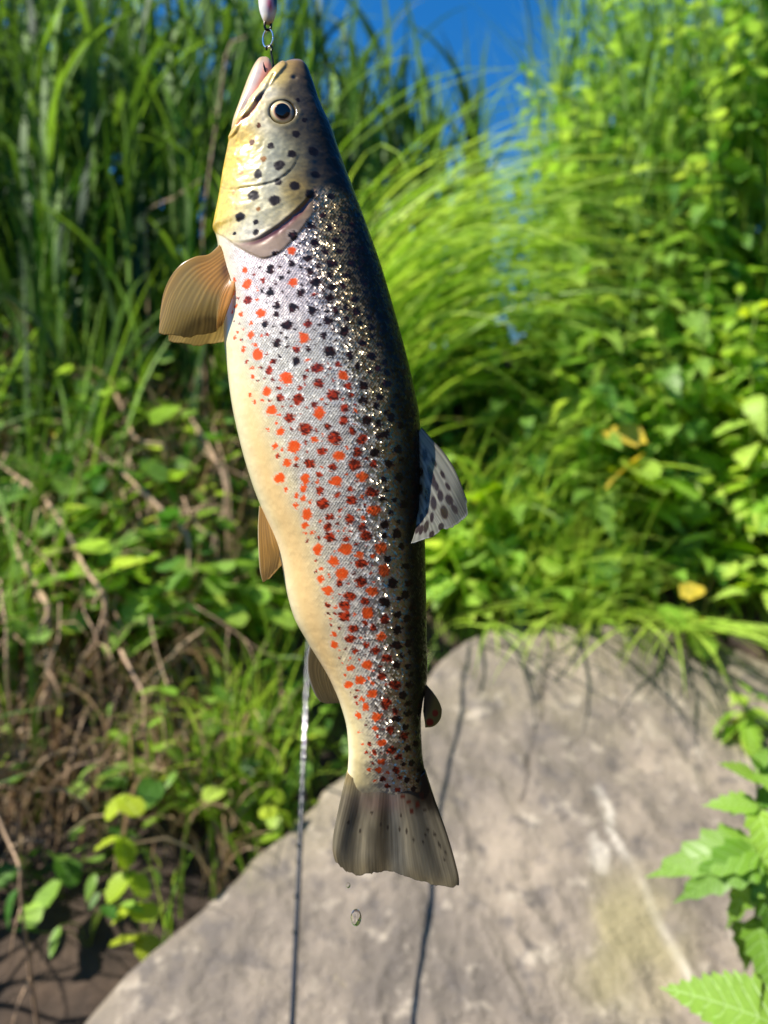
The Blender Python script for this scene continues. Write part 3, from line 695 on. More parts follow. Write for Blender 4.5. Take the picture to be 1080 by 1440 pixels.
def drop_mesh(name, r, stretch=1.0, n=20):
    th = np.linspace(0.02, np.pi - 0.02, n); ph = np.arange(n) * 2 * np.pi / n
    V = np.stack([np.outer(np.sin(th), np.cos(ph)) * r, np.outer(np.sin(th), np.sin(ph)) * r, np.outer(np.cos(th) * stretch, np.ones(n)) * r], -1).reshape(-1, 3)
    return np_mesh(name, V, [grid_faces(n, n, True)[:, ::-1], np.array([list(range(n))]), np.array([[(n - 1) * n + q for q in range(n)][::-1]])])
dm = drop_mesh('droplet', 0.0030, 1.1, 12); dm.materials.append(M['water'])
sunside = np.array([S.x, S.y - 0.6, S.z * 0.3]); sunside -= dirv * np.dot(sunside, dirv); sunside /= np.linalg.norm(sunside)
for v in (985, 1000, 1017, 1030, 1044, 1056, 1068, 1079, 1092, 1104, 1118, 1133, 1150, 1176, 1190, 1215, 1260, 1310):
    # point of the rod seen at that height
    s_ = np.linspace(0, 1, 400); pp = low + (ptop - low) * s_[:, None]; vv = 720 - pp[:, 2] / pp[:, 1] * FPX
    q = pp[np.argmin(abs(vv - v))] - low
    o = obj('droplet', dm, None, e); o.location = q + sunside * 0.0046; sc_ = random.uniform(0.6, 1.15); o.scale = (sc_, sc_, sc_)

# ------------------------------------------------------------------ THE TROUT
def P3(u, v, yd=0.0):
    """fish profile coordinates (photo pixels at the fish's distance) -> metres relative to the fish origin"""
    return np.stack([(np.asarray(u, float) - 555) * K, np.asarray(yd, float) * K + 0 * np.asarray(u, float), (1248 - np.asarray(v, float)) * K], -1)
fish_o = Vector(((555 - 540) * K, FD, (720 - 1248) * K))
fish = empty('brown_trout', fish_o, label='brown trout hanging head up from a lure hook, red and black spots', category='trout')

xR_p = [(85.3, 421), (86.5, 425), (89, 428.5), (93, 431.5), (98, 434), (106, 437), (120, 442), (143, 449.5), (175, 464), (224, 481), (277, 501), (326, 519), (368, 534), (421, 550), (478, 566), (535, 580), (584, 589.5), (640, 593.5), (700, 595.5), (760, 597.5), (850, 599.5), (922, 600.5), (950, 601), (970, 598), (991, 594), (1013, 592), (1060, 594), (1090, 599), (1107, 603), (1128, 607), (1138, 608)]
xL_p = [(85.3, 418), (86.5, 413), (89, 408), (93, 402), (100.7, 392), (119, 378), (139.4, 365), (174, 343.5), (195, 331), (210, 322), (232, 316), (281, 307.8), (310, 302), (322, 300), (331, 304), (345, 307), (362, 308.5), (400, 312), (441, 316), (470, 315.5), (515, 320), (564, 326), (621, 338), (678, 354.5), (714, 368), (760, 387), (796, 397), (832, 403.5), (868, 414), (901, 432), (955, 464), (991, 479), (1027, 488), (1060, 490), (1103, 487), (1128, 483), (1138, 482)]
h_p = [(85.3, 3), (87, 7), (90, 11), (95, 16), (110, 23), (140, 33), (180, 44), (230, 53), (290, 60), (330, 63), (400, 69), (500, 75), (600, 77), (700, 74), (800, 65), (900, 52), (1000, 37), (1040, 30), (1060, 25.5), (1080, 18.5), (1095, 13), (1105, 9.5), (1115, 6.3), (1125, 3.6), (1138, 1)]
def px_curve(pts, v): a = np.array(pts, float); return pchip(a[:, 0], a[:, 1], v)
NV, NT = 1040, 440
tt = np.linspace(0, 1, NV); vrow = 85.3 + (1138 - 85.3) * (0.12 * tt ** 2 + 0.88 * tt); vrow = 85.3 + (vrow - 85.3)
XR, XL, HH = px_curve(xR_p, vrow), px_curve(xL_p, vrow), px_curve(h_p, vrow)
th = np.linspace(0, 2 * np.pi, NT, endpoint=False)
# denser sampling of the flanks
th = th - 0.18 * np.sin(2 * th)
ct, stt = np.cos(th)[None, :], np.sin(th)[None, :]
jawmix = 1 - smooth(vrow, 175, 225)                                  # flat lower border of the upper jaw
nv_ = 2 + 2.2 * jawmix[:, None]; nexp = np.where(ct < 0, nv_, 2.0)
cu = np.sign(ct) * np.abs(ct) ** (2 / nexp); cy = np.sign(stt) * np.abs(stt) ** (2 / np.where(ct < 0, nv_, 2.0))
U = ((XL + XR) / 2)[:, None] + ((XR - XL) / 2)[:, None] * cu
Y = -HH[:, None] * cy
Vp = np.repeat(vrow[:, None], NT, 1)
flank = np.abs(cy)
C = (U - XL[:, None]) / np.maximum((XR - XL)[:, None], 1e-3)

# --- relief in pixels
def fcurve(pts, u):
    a = np.array(pts, float); return pchip(a[:, 0], a[:, 1], u)
E_p = [(296, 318), (303, 328), (315, 340), (332, 352), (350, 359.5), (365, 360), (385, 352), (405, 339), (425, 321), (440, 303), (448, 286)]
M_p = [(296, 322), (306, 332), (322, 345), (345, 365), (365, 378), (382, 385), (400, 380), (420, 362), (440, 335), (454, 310)]
Q_p = [(300, 244), (312, 266), (325, 279), (345, 284.5), (370, 285), (390, 282), (405, 275), (418, 262), (427, 243)]
dE = fcurve(E_p, U) - Vp; dM = fcurve(M_p, U) - Vp; dQ = fcurve(Q_p, U) - Vp
inE = smooth(U, 452, 436); inM = smooth(U, 460, 440); inQ = smooth(U, 430, 420)
relief = np.zeros_like(U)
relief += inE * 2.2 * smooth(U, 305, 385) * smooth(dE, -2.0, 3.0) * (1 - smooth(dE, 20, 95))                # gill cover plate
relief += inE * (-1.2) * smooth(U, 345, 395) * np.exp(-((dE + 6) / 5.0) ** 2)           # gill slit behind it
relief += inM * 1.3 * smooth(dM, -1.0, 2.0) * (1 - smooth(dE, -10, 10)) * (dE < 12)    # gill membrane
relief += inQ * 0.8 * smooth(U, 312, 365) * smooth(dQ, -1.2, 1.2) * (1 - smooth(dQ, 12, 60))                # preopercle
relief += inQ * (-0.5) * np.exp(-((dQ + 2) / 2.0) ** 2)
dmax = seg_dist(U, Vp, [(396, 104), (379, 130), (358, 160), (338, 190), (333, 199)])
mline = seg_dist(U, Vp, [(389, 122), (382, 140), (372, 158), (360, 181), (341, 195)])
relief += 2.6 * (1 - smooth(dmax, 7, 12)) * (Vp < 215)                                # maxilla
relief -= 1.8 * np.exp(-(mline / 2.2) ** 2)
de = np.hypot(U - 403, Vp - 181)
relief += 0.9 * np.exp(-((de - 21) / 4.0) ** 2) - 7.5 * (1 - smooth(de, 15, 19))          # eye socket
relief -= 2.0 * np.exp(-(np.hypot(U - 418, Vp - 124) / 3.5) ** 2)                       # nostril
relief += (0.5 + 1.0 * (1 - smooth(Vp, 330, 380))) * fbm(U / 14, Vp / 14, Y / 14, 3, 5) * smooth(Vp, 100, 140)
relief -= 0.2 * np.exp(-(seg_dist(U, Vp, [(448, 315), (470, 400), (497, 560), (517, 720), (530, 860), (540, 1000), (546, 1110)]) / 2.0) ** 2)   # lateral line
relief *= smooth(flank, 0.12, 0.40)

# --- colours (sRGB), some shade and highlight painted in
def colr(c): return np.array(c)[None, None, :]
bound_p = [(330, 322), (400, 330), (480, 342), (560, 374), (650, 402), (750, 440), (850, 466), (950, 492), (1000, 506), (1080, 522), (1130, 530)]   # belly | silver
gold_p = [(280, 462), (330, 450), (400, 462), (500, 500), (600, 528), (700, 541), (800, 549), (900, 552), (1000, 557), (1080, 566), (1140, 580)]     # silver | golden back
bv, gv = px_curve(bound_p, Vp), px_curve(gold_p, Vp)
nzl = 8 * fbm(U / 22, Vp / 22, 0, 4, 15)
f_s = smooth(U + nzl - bv, -26, 34)
f_g = smooth(U + nzl - gv, -34, 26); f_gl = smooth(U + 2 * nzl - gv, -58, 12); f_d = smooth(U + nzl - gv, 14 - 6 * smooth(Vp, 500, 750), 58 - 24 * smooth(Vp, 500, 750))
belly = colr((0.88, 0.80, 0.56)) * np.ones(U.shape + (1,))
belly = belly + (colr((0.90, 0.86, 0.70)) - belly) * (1 - smooth(C, 0.02, 0.13))[..., None]
orange = np.exp(-((U - bv + 26) / 26) ** 2) * smooth(Vp, 520, 700) * (1 - smooth(Vp, 930, 1030))
belly = belly + (colr((0.90, 0.68, 0.44)) - belly) * (0.40 * orange)[..., None]
upb = 1 - smooth(Vp, 440, 620); belly = belly + (colr((0.86, 0.82, 0.62)) - belly) * (0.7 * upb)[..., None]
silver = colr((0.83, 0.79, 0.71)) + colr((0.03, -0.01, 0.03)) * (1 - smooth(Vp, 420, 520))[..., None]
silver = silver * (1 + 0.10 * fbm(U / 9, Vp / 9, 0, 4, 25))[..., None]
bodyc = belly + (silver - belly) * f_s[..., None]
bodyc = bodyc + (colr((0.60, 0.51, 0.34)) - bodyc) * f_g[..., None]
bodyc = bodyc + (colr((0.075, 0.065, 0.04)) - bodyc) * f_d[..., None]  # near-black back: dark pigment deepened with painted shade
# tail wrist
tw_ = smooth(Vp + 10 * fbm(U / 9, Vp / 9, 0, 3, 77) - 30 * smooth(U, 545, 595), 1086, 1124); bodyc = bodyc + (colr((0.55, 0.51, 0.42)) - bodyc) * (tw_ * (1 - 0.75 * smooth(U, 588, 603)))[..., None]
# head: weighted colour anchors; the whitish maxilla strip is a painted highlight
anchors = [(420, 92, .50, .38, .18, 14), (432, 115, .28, .21, .11, 14), (405, 105, .64, .53, .26, 12), (448, 160, .13, .10, .05, 18), (432, 150, .29, .23, .11, 16), (398, 122, .74, .64, .36, 10), (384, 118, .80, .70, .42, 12), (372, 138, .84, .74, .44, 14),
           (345, 178, .86, .72, .40, 16), (332, 200, .86, .70, .38, 16), (383, 148, .80, .78, .74, 9), (420, 150, .33, .29, .17, 14), (425, 205, .34, .28, .13, 18), (455, 220, .16, .13, .06, 22), (470, 260, .14, .11, .06, 22), (490, 290, .13, .11, .07, 24),
           (378, 195, .86, .82, .72, 14), (345, 225, .88, .72, .26, 22), (330, 250, .88, .72, .26, 22), (312, 290, .89, .73, .28, 20), (306, 318, .89, .73, .26, 18), (395, 235, .58, .59, .53, 20), (385, 260, .68, .68, .63, 18), (355, 262, .84, .75, .46, 18),
           (415, 250, .50, .45, .26, 16), (440, 280, .34, .28, .13, 18), (425, 292, .72, .60, .28, 12), (380, 310, .70, .68, .58, 20), (345, 310, .84, .75, .46, 20), (350, 340, .80, .79, .74, 14), (400, 325, .78, .72, .52, 14), (430, 310, .50, .42, .18, 14), (322, 330, .88, .72, .26, 16),
           (330, 360, .90, .82, .64, 14), (375, 372, .80, .72, .62, 14), (420, 350, .62, .55, .44, 16), (455, 300, .50, .44, .30, 14), (318, 350, .90, .84, .68, 14)]
hw, hc = 0.0, 0.0
for (au, av, r0, g0, b0, sg) in anchors:
    wgt = np.exp(-((U - au) ** 2 + (Vp - av) ** 2) / (2 * sg * sg)) + 1e-9
    hw = hw + wgt; hc = hc + wgt[..., None] * np.array([r0, g0, b0])
headc = hc / hw[..., None]
headc = headc * (1 + 0.16 * fbm(U / 6, Vp / 6, 0, 5, 35)[..., None] + 0.10 * fbm(U / 3, Vp / 3, 0, 2, 36)[..., None] * np.array([1, 0.9, 0.4]))
headc = headc + (colr((0.075, 0.06, 0.035)) - headc) * (0.92 * smooth(C, 0.80, 0.97))[..., None]
isbody = 1 - (smooth(dM, -3, 3) * (U < 446)); isbody = np.where(U >= 446, smooth(U + (Vp - 292) * 0.72, 438, 462) * smooth(Vp, 275, 300), isbody)
isbody = np.where(Vp < 275, 0, isbody)
Cc = headc + (bodyc - headc) * isbody[..., None]
def over(mask, c):
    global Cc
    Cc = Cc + (colr(c) - Cc) * mask[..., None]
wg_ = 2.5 + 3.5 * smooth(U, 365, 405) * smooth(U, 455, 425)
over(inM * smooth(dM, -2, 3) * (1 - smooth(dE, -6, 2)) * 0.75, (0.56, 0.45, 0.35))
over(inE * smooth(U, 335, 390) * np.exp(-((dE + wg_ + 0.5) / wg_) ** 2) * 0.95, (0.36, 0.15, 0.13))
over(0.75 * np.exp(-(mline / 1.8) ** 2) * smooth(Vp, 150, 162), (0.62, 0.28, 0.18))
over(0.85 * np.exp(-(seg_dist(U, Vp, [(376, 152), (368, 162)]) / 2.6) ** 2), (0.22, 0.14, 0.06))
over(0.9 * np.exp(-(np.hypot(U - 415, Vp - 124) / 3.2) ** 2), (0.10, 0.08, 0.05))
over(0.6 * np.exp(-((de - 22) / 3.5) ** 2), (0.52, 0.47, 0.30))
over(0.10 * inQ * np.exp(-((dQ + 1) / 2.0) ** 2), (0.55, 0.45, 0.24))
# --- spots
def conv(lst, sc, ox, oy): return [(x / sc + ox, y / sc + oy, r / sc, t) for (x, y, r, t) in lst]
v2 = [(490,38,13,'R'),(418,98,14,'K'),(328,90,10,'R'),(292,117,8,'R'),(338,136,16,'R'),(288,160,6,'R'),(295,203,6,'R'),(342,192,15,'M'),(315,233,9,'R'),(387,238,15,'R'),(394,135,8,'M'),(455,128,10,'K'),(418,172,14,'K'),(493,142,15,'R'),(487,85,13,'K'),(540,65,14,'K'),(562,12,14,'K'),(595,38,12,'K'),(613,80,15,'K'),(548,110,14,'K'),(565,145,16,'K'),(610,115,10,'K'),(517,180,15,'K'),(560,185,8,'M'),(610,195,15,'K'),(440,218,12,'K'),(437,247,9,'K'),(495,228,16,'K'),(555,237,14,'K'),(630,235,12,'K'),(690,190,12,'K'),(652,150,13,'K'),(680,70,12,'K'),(695,232,15,'K'),(400,275,12,'K'),(408,308,7,'M'),(353,308,12,'R'),(350,268,7,'R'),(325,350,8,'R'),(367,340,8,'R'),(375,372,18,'R'),(440,340,15,'K'),(473,283,18,'K'),(540,280,14,'M'),(530,325,18,'R'),(605,270,16,'K'),(660,302,18,'K'),(592,317,12,'K'),(505,362,12,'M'),(545,362,10,'K'),(610,370,18,'K'),(430,398,11,'M'),(415,425,13,'M'),(355,412,6,'R'),(357,442,7,'R'),(505,400,15,'K'),(572,422,18,'M'),(637,410,11,'M'),(675,380,14,'K'),(700,415,13,'K'),(715,338,14,'K'),(745,378,15,'K'),(765,418,13,'K'),(655,446,18,'R'),(530,452,8,'M'),(472,455,20,'R'),(406,494,15,'R'),(452,514,12,'M'),(515,488,9,'M'),(577,472,16,'M'),(670,480,12,'M'),(720,475,15,'K'),(795,462,14,'K'),(347,500,6,'R'),(362,524,7,'R'),(420,554,17,'R'),(510,522,17,'M'),(620,510,20,'M'),(680,508,9,'M'),(718,522,14,'K'),(563,540,12,'M'),(657,553,16,'M'),(580,568,19,'R'),(482,582,17,'M'),(657,590,16,'M'),(730,590,16,'K'),(450,625,14,'R'),(533,618,20,'M'),(606,610,12,'M'),(683,624,13,'M'),(715,650,18,'M'),(560,652,11,'R'),(625,648,22,'M'),(432,669,10,'R'),(498,673,20,'R'),(440,702,7,'M'),(585,688,15,'M'),(640,704,18,'R'),(700,690,15,'M'),(755,692,16,'K'),(472,725,14,'R'),(547,728,17,'M'),(619,740,14,'M'),(690,732,20,'M'),(752,730,13,'M'),(800,728,14,'K'),(445,773,17,'R'),(578,762,9,'M'),(531,776,17,'R'),(630,785,20,'R'),(716,770,17,'R'),(467,810,8,'R'),(524,808,12,'R'),(578,815,13,'M'),(637,828,11,'M'),(678,810,11,'M'),(683,845,18,'M'),(745,820,18,'M'),(500,863,9,'R'),(525,840,11,'R'),(590,856,18,'M'),(536,890,19,'R'),(610,900,13,'M'),(675,906,16,'M'),(753,880,20,'R'),(530,928,11,'R'),(604,932,14,'M'),(715,935,14,'M'),(727,960,18,'M'),(788,925,16,'K'),(827,955,16,'K'),(552,950,9,'R'),(612,965,18,'M'),(665,970,12,'M'),(810,575,14,'K'),(792,630,14,'K'),(830,680,15,'K'),(792,560,10,'K'),(835,770,14,'K'),(850,860,14,'K'),(770,640,12,'K'),(770,510,12,'K'),(840,600,12,'K'),(745,280,12,'K'),(720,130,12,'K')]
v3 = [(368,25,18,'R'),(470,25,22,'R'),(598,22,22,'R'),(520,45,16,'R'),(425,70,19,'R'),(528,78,22,'M'),(623,62,14,'K'),(455,117,24,'R'),(606,104,22,'R'),(380,98,9,'R'),(377,138,14,'R'),(446,150,14,'M'),(525,146,21,'M'),(640,152,20,'K'),(403,178,18,'R'),(483,198,20,'M'),(565,181,20,'R'),(540,217,16,'M'),(615,222,20,'K'),(402,236,11,'M'),(465,235,20,'M'),(548,259,23,'R'),(613,285,18,'M'),(463,272,20,'M'),(660,270,14,'K'),(495,320,18,'M'),(540,300,11,'M'),(568,315,14,'M'),(660,328,18,'K'),(424,343,11,'R'),(426,382,14,'R'),(484,358,18,'M'),(598,351,19,'R'),(545,382,11,'M'),(578,401,17,'M'),(503,404,12,'M'),(655,387,20,'K'),(620,432,18,'M'),(656,460,16,'K'),(546,456,20,'R'),(484,472,14,'R'),(600,500,17,'M'),(520,517,18,'R'),(475,538,16,'R'),(650,535,20,'M'),(565,570,18,'R'),(527,590,10,'R'),(682,577,16,'K'),(617,607,21,'M'),(540,622,15,'R'),(513,657,12,'R'),(581,660,20,'R'),(650,638,12,'M'),(655,668,15,'K'),(577,703,10,'R'),(634,711,16,'M'),(685,738,17,'M'),(688,705,12,'K'),(600,762,15,'R'),(570,798,11,'M'),(635,793,18,'M'),(665,820,14,'M'),(600,839,16,'R'),(590,876,12,'R'),(655,877,15,'M'),(667,908,10,'M'),(605,913,12,'M'),(697,922,14,'K'),(623,945,10,'M'),(662,962,12,'M'),(737,928,10,'K'),(725,961,11,'K'),(682,990,10,'M'),(700,650,14,'K'),(700,790,14,'K'),(690,200,16,'K'),(700,380,16,'K'),(705,540,15,'K'),(715,850,12,'K'),(690,90,14,'K'),(665,210,10,'K')]
z3 = [(830,465,22,'K'),(748,545,28,'K'),(873,550,22,'K'),(945,460,14,'K'),(640,620,28,'K'),(780,660,28,'K'),(912,630,24,'K'),(1025,680,18,'K'),(525,735,20,'K'),(960,560,14,'K'),(1000,620,16,'K'),
      (485,5,22,'H'),(625,65,26,'H'),(545,145,34,'H'),(440,95,18,'B'),(405,200,28,'H'),(285,170,14,'P'),(243,287,14,'P'),(375,340,36,'H'),(522,385,35,'H'),(540,262,22,'H'),(650,288,30,'H'),(412,437,14,'B'),(285,470,29,'H'),(395,520,16,'H'),(395,585,20,'H'),(778,192,26,'H'),(748,335,30,'H'),(880,325,22,'H'),(760,35,28,'H'),(245,570,12,'H')]
z2 = [(400,690,15,'B2'),(355,805,19,'B2'),(648,752,24,'H'),(655,495,14,'H'),(700,640,16,'H'),(760,855,28,'H')]
spots = conv(v2, 2.4545, 220, 360) + conv(v3, 2.769, 320, 760) + conv(z3, 4.909, 290, 230) + conv(z2, 4.909, 290, 60)
have = [(a, b, c) for (a, b, c, _) in spots]
for _ in range(2600):
    sv = random.uniform(330, 1095); bu = float(px_curve(bound_p, sv)); gu = float(px_curve(gold_p, sv)); ru_ = float(px_curve(xR_p, sv))
    su = random.uniform(bu - 4, ru_ - 3)
    if sv < float(fcurve(M_p, min(su, 450))) + 10 and su < 452: continue
    if sv < 292 + (505 - su) * 0.75: continue
    back = su > gu - 8; rr_ = random.uniform(3.2, 5.2) if back else random.uniform(1.5, 3.0)
    if any((su - a) ** 2 + (sv - b) ** 2 < (rr_ + c + (3.6 if back else 3.2)) ** 2 for (a, b, c) in have): continue
    if len(have) > 620: break
    have.append((su, sv, rr_)); ty = 'K' if (back or sv < 520 and su > bu + 40) else random.choice(['R', 'M', 'M'])
    spots.append((su, sv, rr_, ty))
PAL = {'R': ((0.93, 0.30, 0.08), (0.88, 0.36, 0.14)), 'M': ((0.26, 0.06, 0.035), (0.74, 0.20, 0.07)), 'K': ((0.06, 0.035, 0.03), (0.22, 0.07, 0.04)), 'H': ((0.10, 0.065, 0.045),) * 2, 'B': ((0.55, 0.36, 0.16),) * 2, 'B2': ((0.34, 0.18, 0.07),) * 2, 'P': ((0.85, 0.50, 0.40),) * 2}
# ragged edges follow the scale rows
cell = 3.0
ci, cj = np.floor((U + 0.5 * Vp) / cell), np.floor((Vp * 0.9 - 0.4 * U) / cell)
ja, jb, jc = hash3(ci, cj, ci * 0, 1), hash3(ci, cj, ci * 0, 2), hash3(ci, cj, ci * 0, 3)
smask = np.zeros_like(U)
for (su, sv, sr, ty) in spots:
    r0 = max(0, np.searchsorted(vrow, sv - 2.2 * sr - 4)); r1 = min(NV, np.searchsorted(vrow, sv + 2.2 * sr + 4))
    if r1 <= r0: continue
    sl_ = slice(r0, r1)
    uu, vv = U[sl_], Vp[sl_]
    headsp = ty in ('H', 'B', 'B2', 'P')
    am = 0.9 if headsp else 3.2
    du = uu - su + am * (ja[sl_] - 0.5); dv = vv - sv + am * (jb[sl_] - 0.5)
    el = 1.0 + 0.22 * (hash3(np.array([int(su)]), np.array([int(sv)]), np.array([0]), 9)[0] - 0.3)
    ang = np.arctan2(dv, du); wob = 1 + 0.16 * vnoise(np.cos(ang) * 1.6 + su, np.sin(ang) * 1.6 + sv, 0, 4)
    d = np.hypot(du / el, dv * el) / (sr * (1.18 if headsp else 1.06) * wob)
    msk = 1 - smooth(d, 0.70, 1.10) if headsp else 1 - smooth(d, 0.80, 1.08)
    c1, c2 = PAL[ty]
    c1, c2 = np.array(c1), np.array(c2)
    mixf = (jc[sl_] ** (1.5 if ty == 'M' else 2.5))[..., None] if not headsp else 0.0
    if ty == 'M':
        low_ = smooth(sv, 420, 700) * 0.35; mixf = np.clip(mixf + low_ * smooth(jc[sl_], 0.3, 0.7)[..., None], 0, 1)
    cc = c1 + (c2 - c1) * mixf
    halo = np.exp(-((d - 1.25) / 0.28) ** 2) * (0.30 if not headsp else 0.12)
    tgt = np.array((0.86, 0.83, 0.82)) if f_d[sl_].mean() < 0.5 else None
    near = (Vp[sl_] > 0)
    reg = Cc[sl_]
    if not headsp: reg = reg + (np.array((0.84, 0.80, 0.80)) - reg) * (halo * (1 - f_g[sl_]) * 0.8)[..., None]
    smask[sl_] = np.maximum(smask[sl_], msk)
    Cc[sl_] = reg + (cc - reg) * (msk * (0.94 if ty != 'P' else 0.6))[..., None]
Cc = np.clip(Cc, 0.01, 0.95)
metal = isbody * (1 - tw_) * (f_s * (1 - f_gl) * 0.24 + f_gl * (1 - f_d) * 0.62) * (1 - 0.9 * smask) + (1 - isbody) * 0.06
scale_m = isbody * (0.14 + 0.51 * f_s + 0.35 * f_g) * (1 - tw_)
# arc-length coordinates across the body for the scale rows
W0 = P3(U, Vp, Y)
dn = np.linalg.norm(np.diff(W0, axis=1, append=W0[:, :1]), axis=2); arc = np.cumsum(dn, 1); arc = arc - arc[:, NT // 4][:, None]
du_ = np.roll(W0, -1, 1) - np.roll(W0, 1, 1); dv_ = np.gradient(W0, axis=0)
nr = np.cross(du_, dv_); nr /= np.linalg.norm(nr, axis=2)[..., None] + 1e-12
cen = P3((XL + XR) / 2, vrow, 0 * vrow)[:, None, :]
flip = np.sign(((W0 - cen) * nr).sum(-1).mean()); nr *= flip
W1 = W0 + nr * (relief * K)[..., None]
V = W1.reshape(-1, 3)
F = grid_faces(NV, NT, True); F = F if flip < 0 else F[:, ::-1]
V = np.vstack([V, W1[0].mean(0), W1[-1].mean(0)]); j = np.arange(NT); i0, i1 = len(V) - 2, len(V) - 1
caps = np.vstack([np.stack([np.full(NT, i0), j, (j + 1) % NT], 1), np.stack([np.full(NT, i1), (NV - 1) * NT + (j + 1) % NT, (NV - 1) * NT + j], 1)])
def pad(a): a = a.reshape(-1, a.shape[-1]); return np.vstack([a, a[0], a[-1]])
dull = np.maximum(np.maximum(f_d * isbody, smooth(C, 0.68, 0.92)), 0.8 * smask)
RGBA = np.concatenate([lin(Cc), (1 - dull)[..., None]], -1)
la_, lb_ = arc * 1000 / 1.75, (vrow * K * 1000 / 2.05)[:, None]
suv = np.stack([la_ + lb_, la_ - lb_, 0 * arc], -1)
msk3 = np.stack([metal, scale_m * (1 - 0.6 * f_d) * (1 - 0.7 * smask), f_gl * isbody * (1 - 0.7 * f_d) * (1 - 0.85 * smask) * (1 - tw_)], -1)
def skin_mat():
    m, nt, out = mat_new('trout_skin')
    ac = N(nt, 'ShaderNodeAttribute', attribute_name='skin'); am = N(nt, 'ShaderNodeAttribute', attribute_name='mask'); asu = N(nt, 'ShaderNodeAttribute', attribute_name='suv')
    sx = N(nt, 'ShaderNodeSeparateXYZ'); L(nt, am.outputs['Vector'], sx.inputs[0])
    vo = N(nt, 'ShaderNodeTexVoronoi', voronoi_dimensions='2D'); vo.inputs['Scale'].default_value = 1.0; vo.inputs['Randomness'].default_value = 0.3; L(nt, asu.outputs['Vector'], vo.inputs['Vector'])
    geo = N(nt, 'ShaderNodeNewGeometry')
    sub = N(nt, 'ShaderNodeVectorMath', operation='SUBTRACT'); sub.inputs[1].default_value = (0.5, 0.5, 0.5); L(nt, vo.outputs['Color'], sub.inputs[0])
    amp = N(nt, 'ShaderNodeMath', operation='MULTIPLY_ADD'); amp.inputs[1].default_value = 1.15; amp.inputs[2].default_value = 0.0
    L(nt, sx.outputs[2], amp.inputs[0])
    amp2 = N(nt, 'ShaderNodeMath', operation='MULTIPLY_ADD'); amp2.inputs[1].default_value = 0.17; L(nt, sx.outputs[1], amp2.inputs[0]); L(nt, amp.outputs[0], amp2.inputs[2])
    sc3 = N(nt, 'ShaderNodeSeparateColor'); L(nt, vo.outputs['Color'], sc3.inputs[0])
    gt = N(nt, 'ShaderNodeMath', operation='GREATER_THAN'); gt.inputs[1].default_value = 0.80; L(nt, sc3.outputs[2], gt.inputs[0])
    gm = N(nt, 'ShaderNodeMath', operation='MULTIPLY'); L(nt, gt.outputs[0], gm.inputs[0]); L(nt, sx.outputs[1], gm.inputs[1])
    amp3 = N(nt, 'ShaderNodeMath', operation='MULTIPLY_ADD'); amp3.inputs[1].default_value = 0.29; L(nt, gm.outputs[0], amp3.inputs[0]); L(nt, amp2.outputs[0], amp3.inputs[2]); amp2 = amp3
    scl = N(nt, 'ShaderNodeVectorMath', operation='SCALE'); L(nt, sub.outputs[0], scl.inputs[0]); L(nt, amp2.outputs[0], scl.inputs['Scale'])
    add = N(nt, 'ShaderNodeVectorMath', operation='ADD'); L(nt, geo.outputs['Normal'], add.inputs[0]); L(nt, scl.outputs[0], add.inputs[1])
    nor = N(nt, 'ShaderNodeVectorMath', operation='NORMALIZE'); L(nt, add.outputs[0], nor.inputs[0])
    bp = N(nt, 'ShaderNodeBump', invert=True); bp.inputs['Distance'].default_value = 0.0006
    bs = N(nt, 'ShaderNodeMath', operation='MULTIPLY'); bs.inputs[1].default_value = 0.6; L(nt, sx.outputs[1], bs.inputs[0]); L(nt, bs.outputs[0], bp.inputs['Strength'])
    L(nt, vo.outputs['Distance'], bp.inputs['Height']); L(nt, nor.outputs[0], bp.inputs['Normal'])
    # scale edges a little darker
    mr = N(nt, 'ShaderNodeMapRange'); mr.inputs[1].default_value = 0.2; mr.inputs[2].default_value = 0.75; mr.inputs[3].default_value = 1.06; mr.inputs[4].default_value = 0.88
    L(nt, vo.outputs['Distance'], mr.inputs[0])
    hv = N(nt, 'ShaderNodeHueSaturation'); L(nt, ac.outputs['Color'], hv.inputs['Color']); L(nt, mr.outputs[0], hv.inputs['Value']); L(nt, sx.outputs[1], hv.inputs['Fac'])
    p = principled(nt, Roughness=0.30); p.inputs['Coat Weight'].default_value = 0.35; p.inputs['Coat Roughness'].default_value = 0.14
    cw = N(nt, 'ShaderNodeMapRange'); cw.inputs[3].default_value = 0.05; cw.inputs[4].default_value = 0.5; L(nt, ac.outputs['Alpha'], cw.inputs[0]); L(nt, cw.outputs[0], p.inputs['Coat Weight'])
    sw = N(nt, 'ShaderNodeMapRange'); sw.inputs[3].default_value = 0.15; sw.inputs[4].default_value = 0.5; L(nt, ac.outputs['Alpha'], sw.inputs[0]); L(nt, sw.outputs[0], p.inputs['Specular IOR Level'])
    L(nt, hv.outputs[0], p.inputs['Base Color']); L(nt, sx.outputs[0], p.inputs['Metallic']); L(nt, bp.outputs[0], p.inputs['Normal'])
    nzc = N(nt, 'ShaderNodeBump'); nzc.inputs['Strength'].default_value = 0.25; nzc.inputs['Distance'].default_value = 0.001
    tcx = N(nt, 'ShaderNodeTexCoord'); nn = N(nt, 'ShaderNodeTexNoise'); nn.inputs['Scale'].default_value = 260; L(nt, tcx.outputs['Object'], nn.inputs['Vector']); L(nt, nn.outputs['Fac'], nzc.inputs['Height'])
    L(nt, nzc.outputs[0], p.inputs['Coat Normal'])
    L(nt, p.outputs[0], out.inputs[0]); return m
M['skin'] = skin_mat()
obj('body', np_mesh('body', V, [F, caps if flip > 0 else caps[:, ::-1]], {'skin': pad(RGBA), 'suv': pad(suv), 'mask': pad(msk3)}), M['skin'], fish)

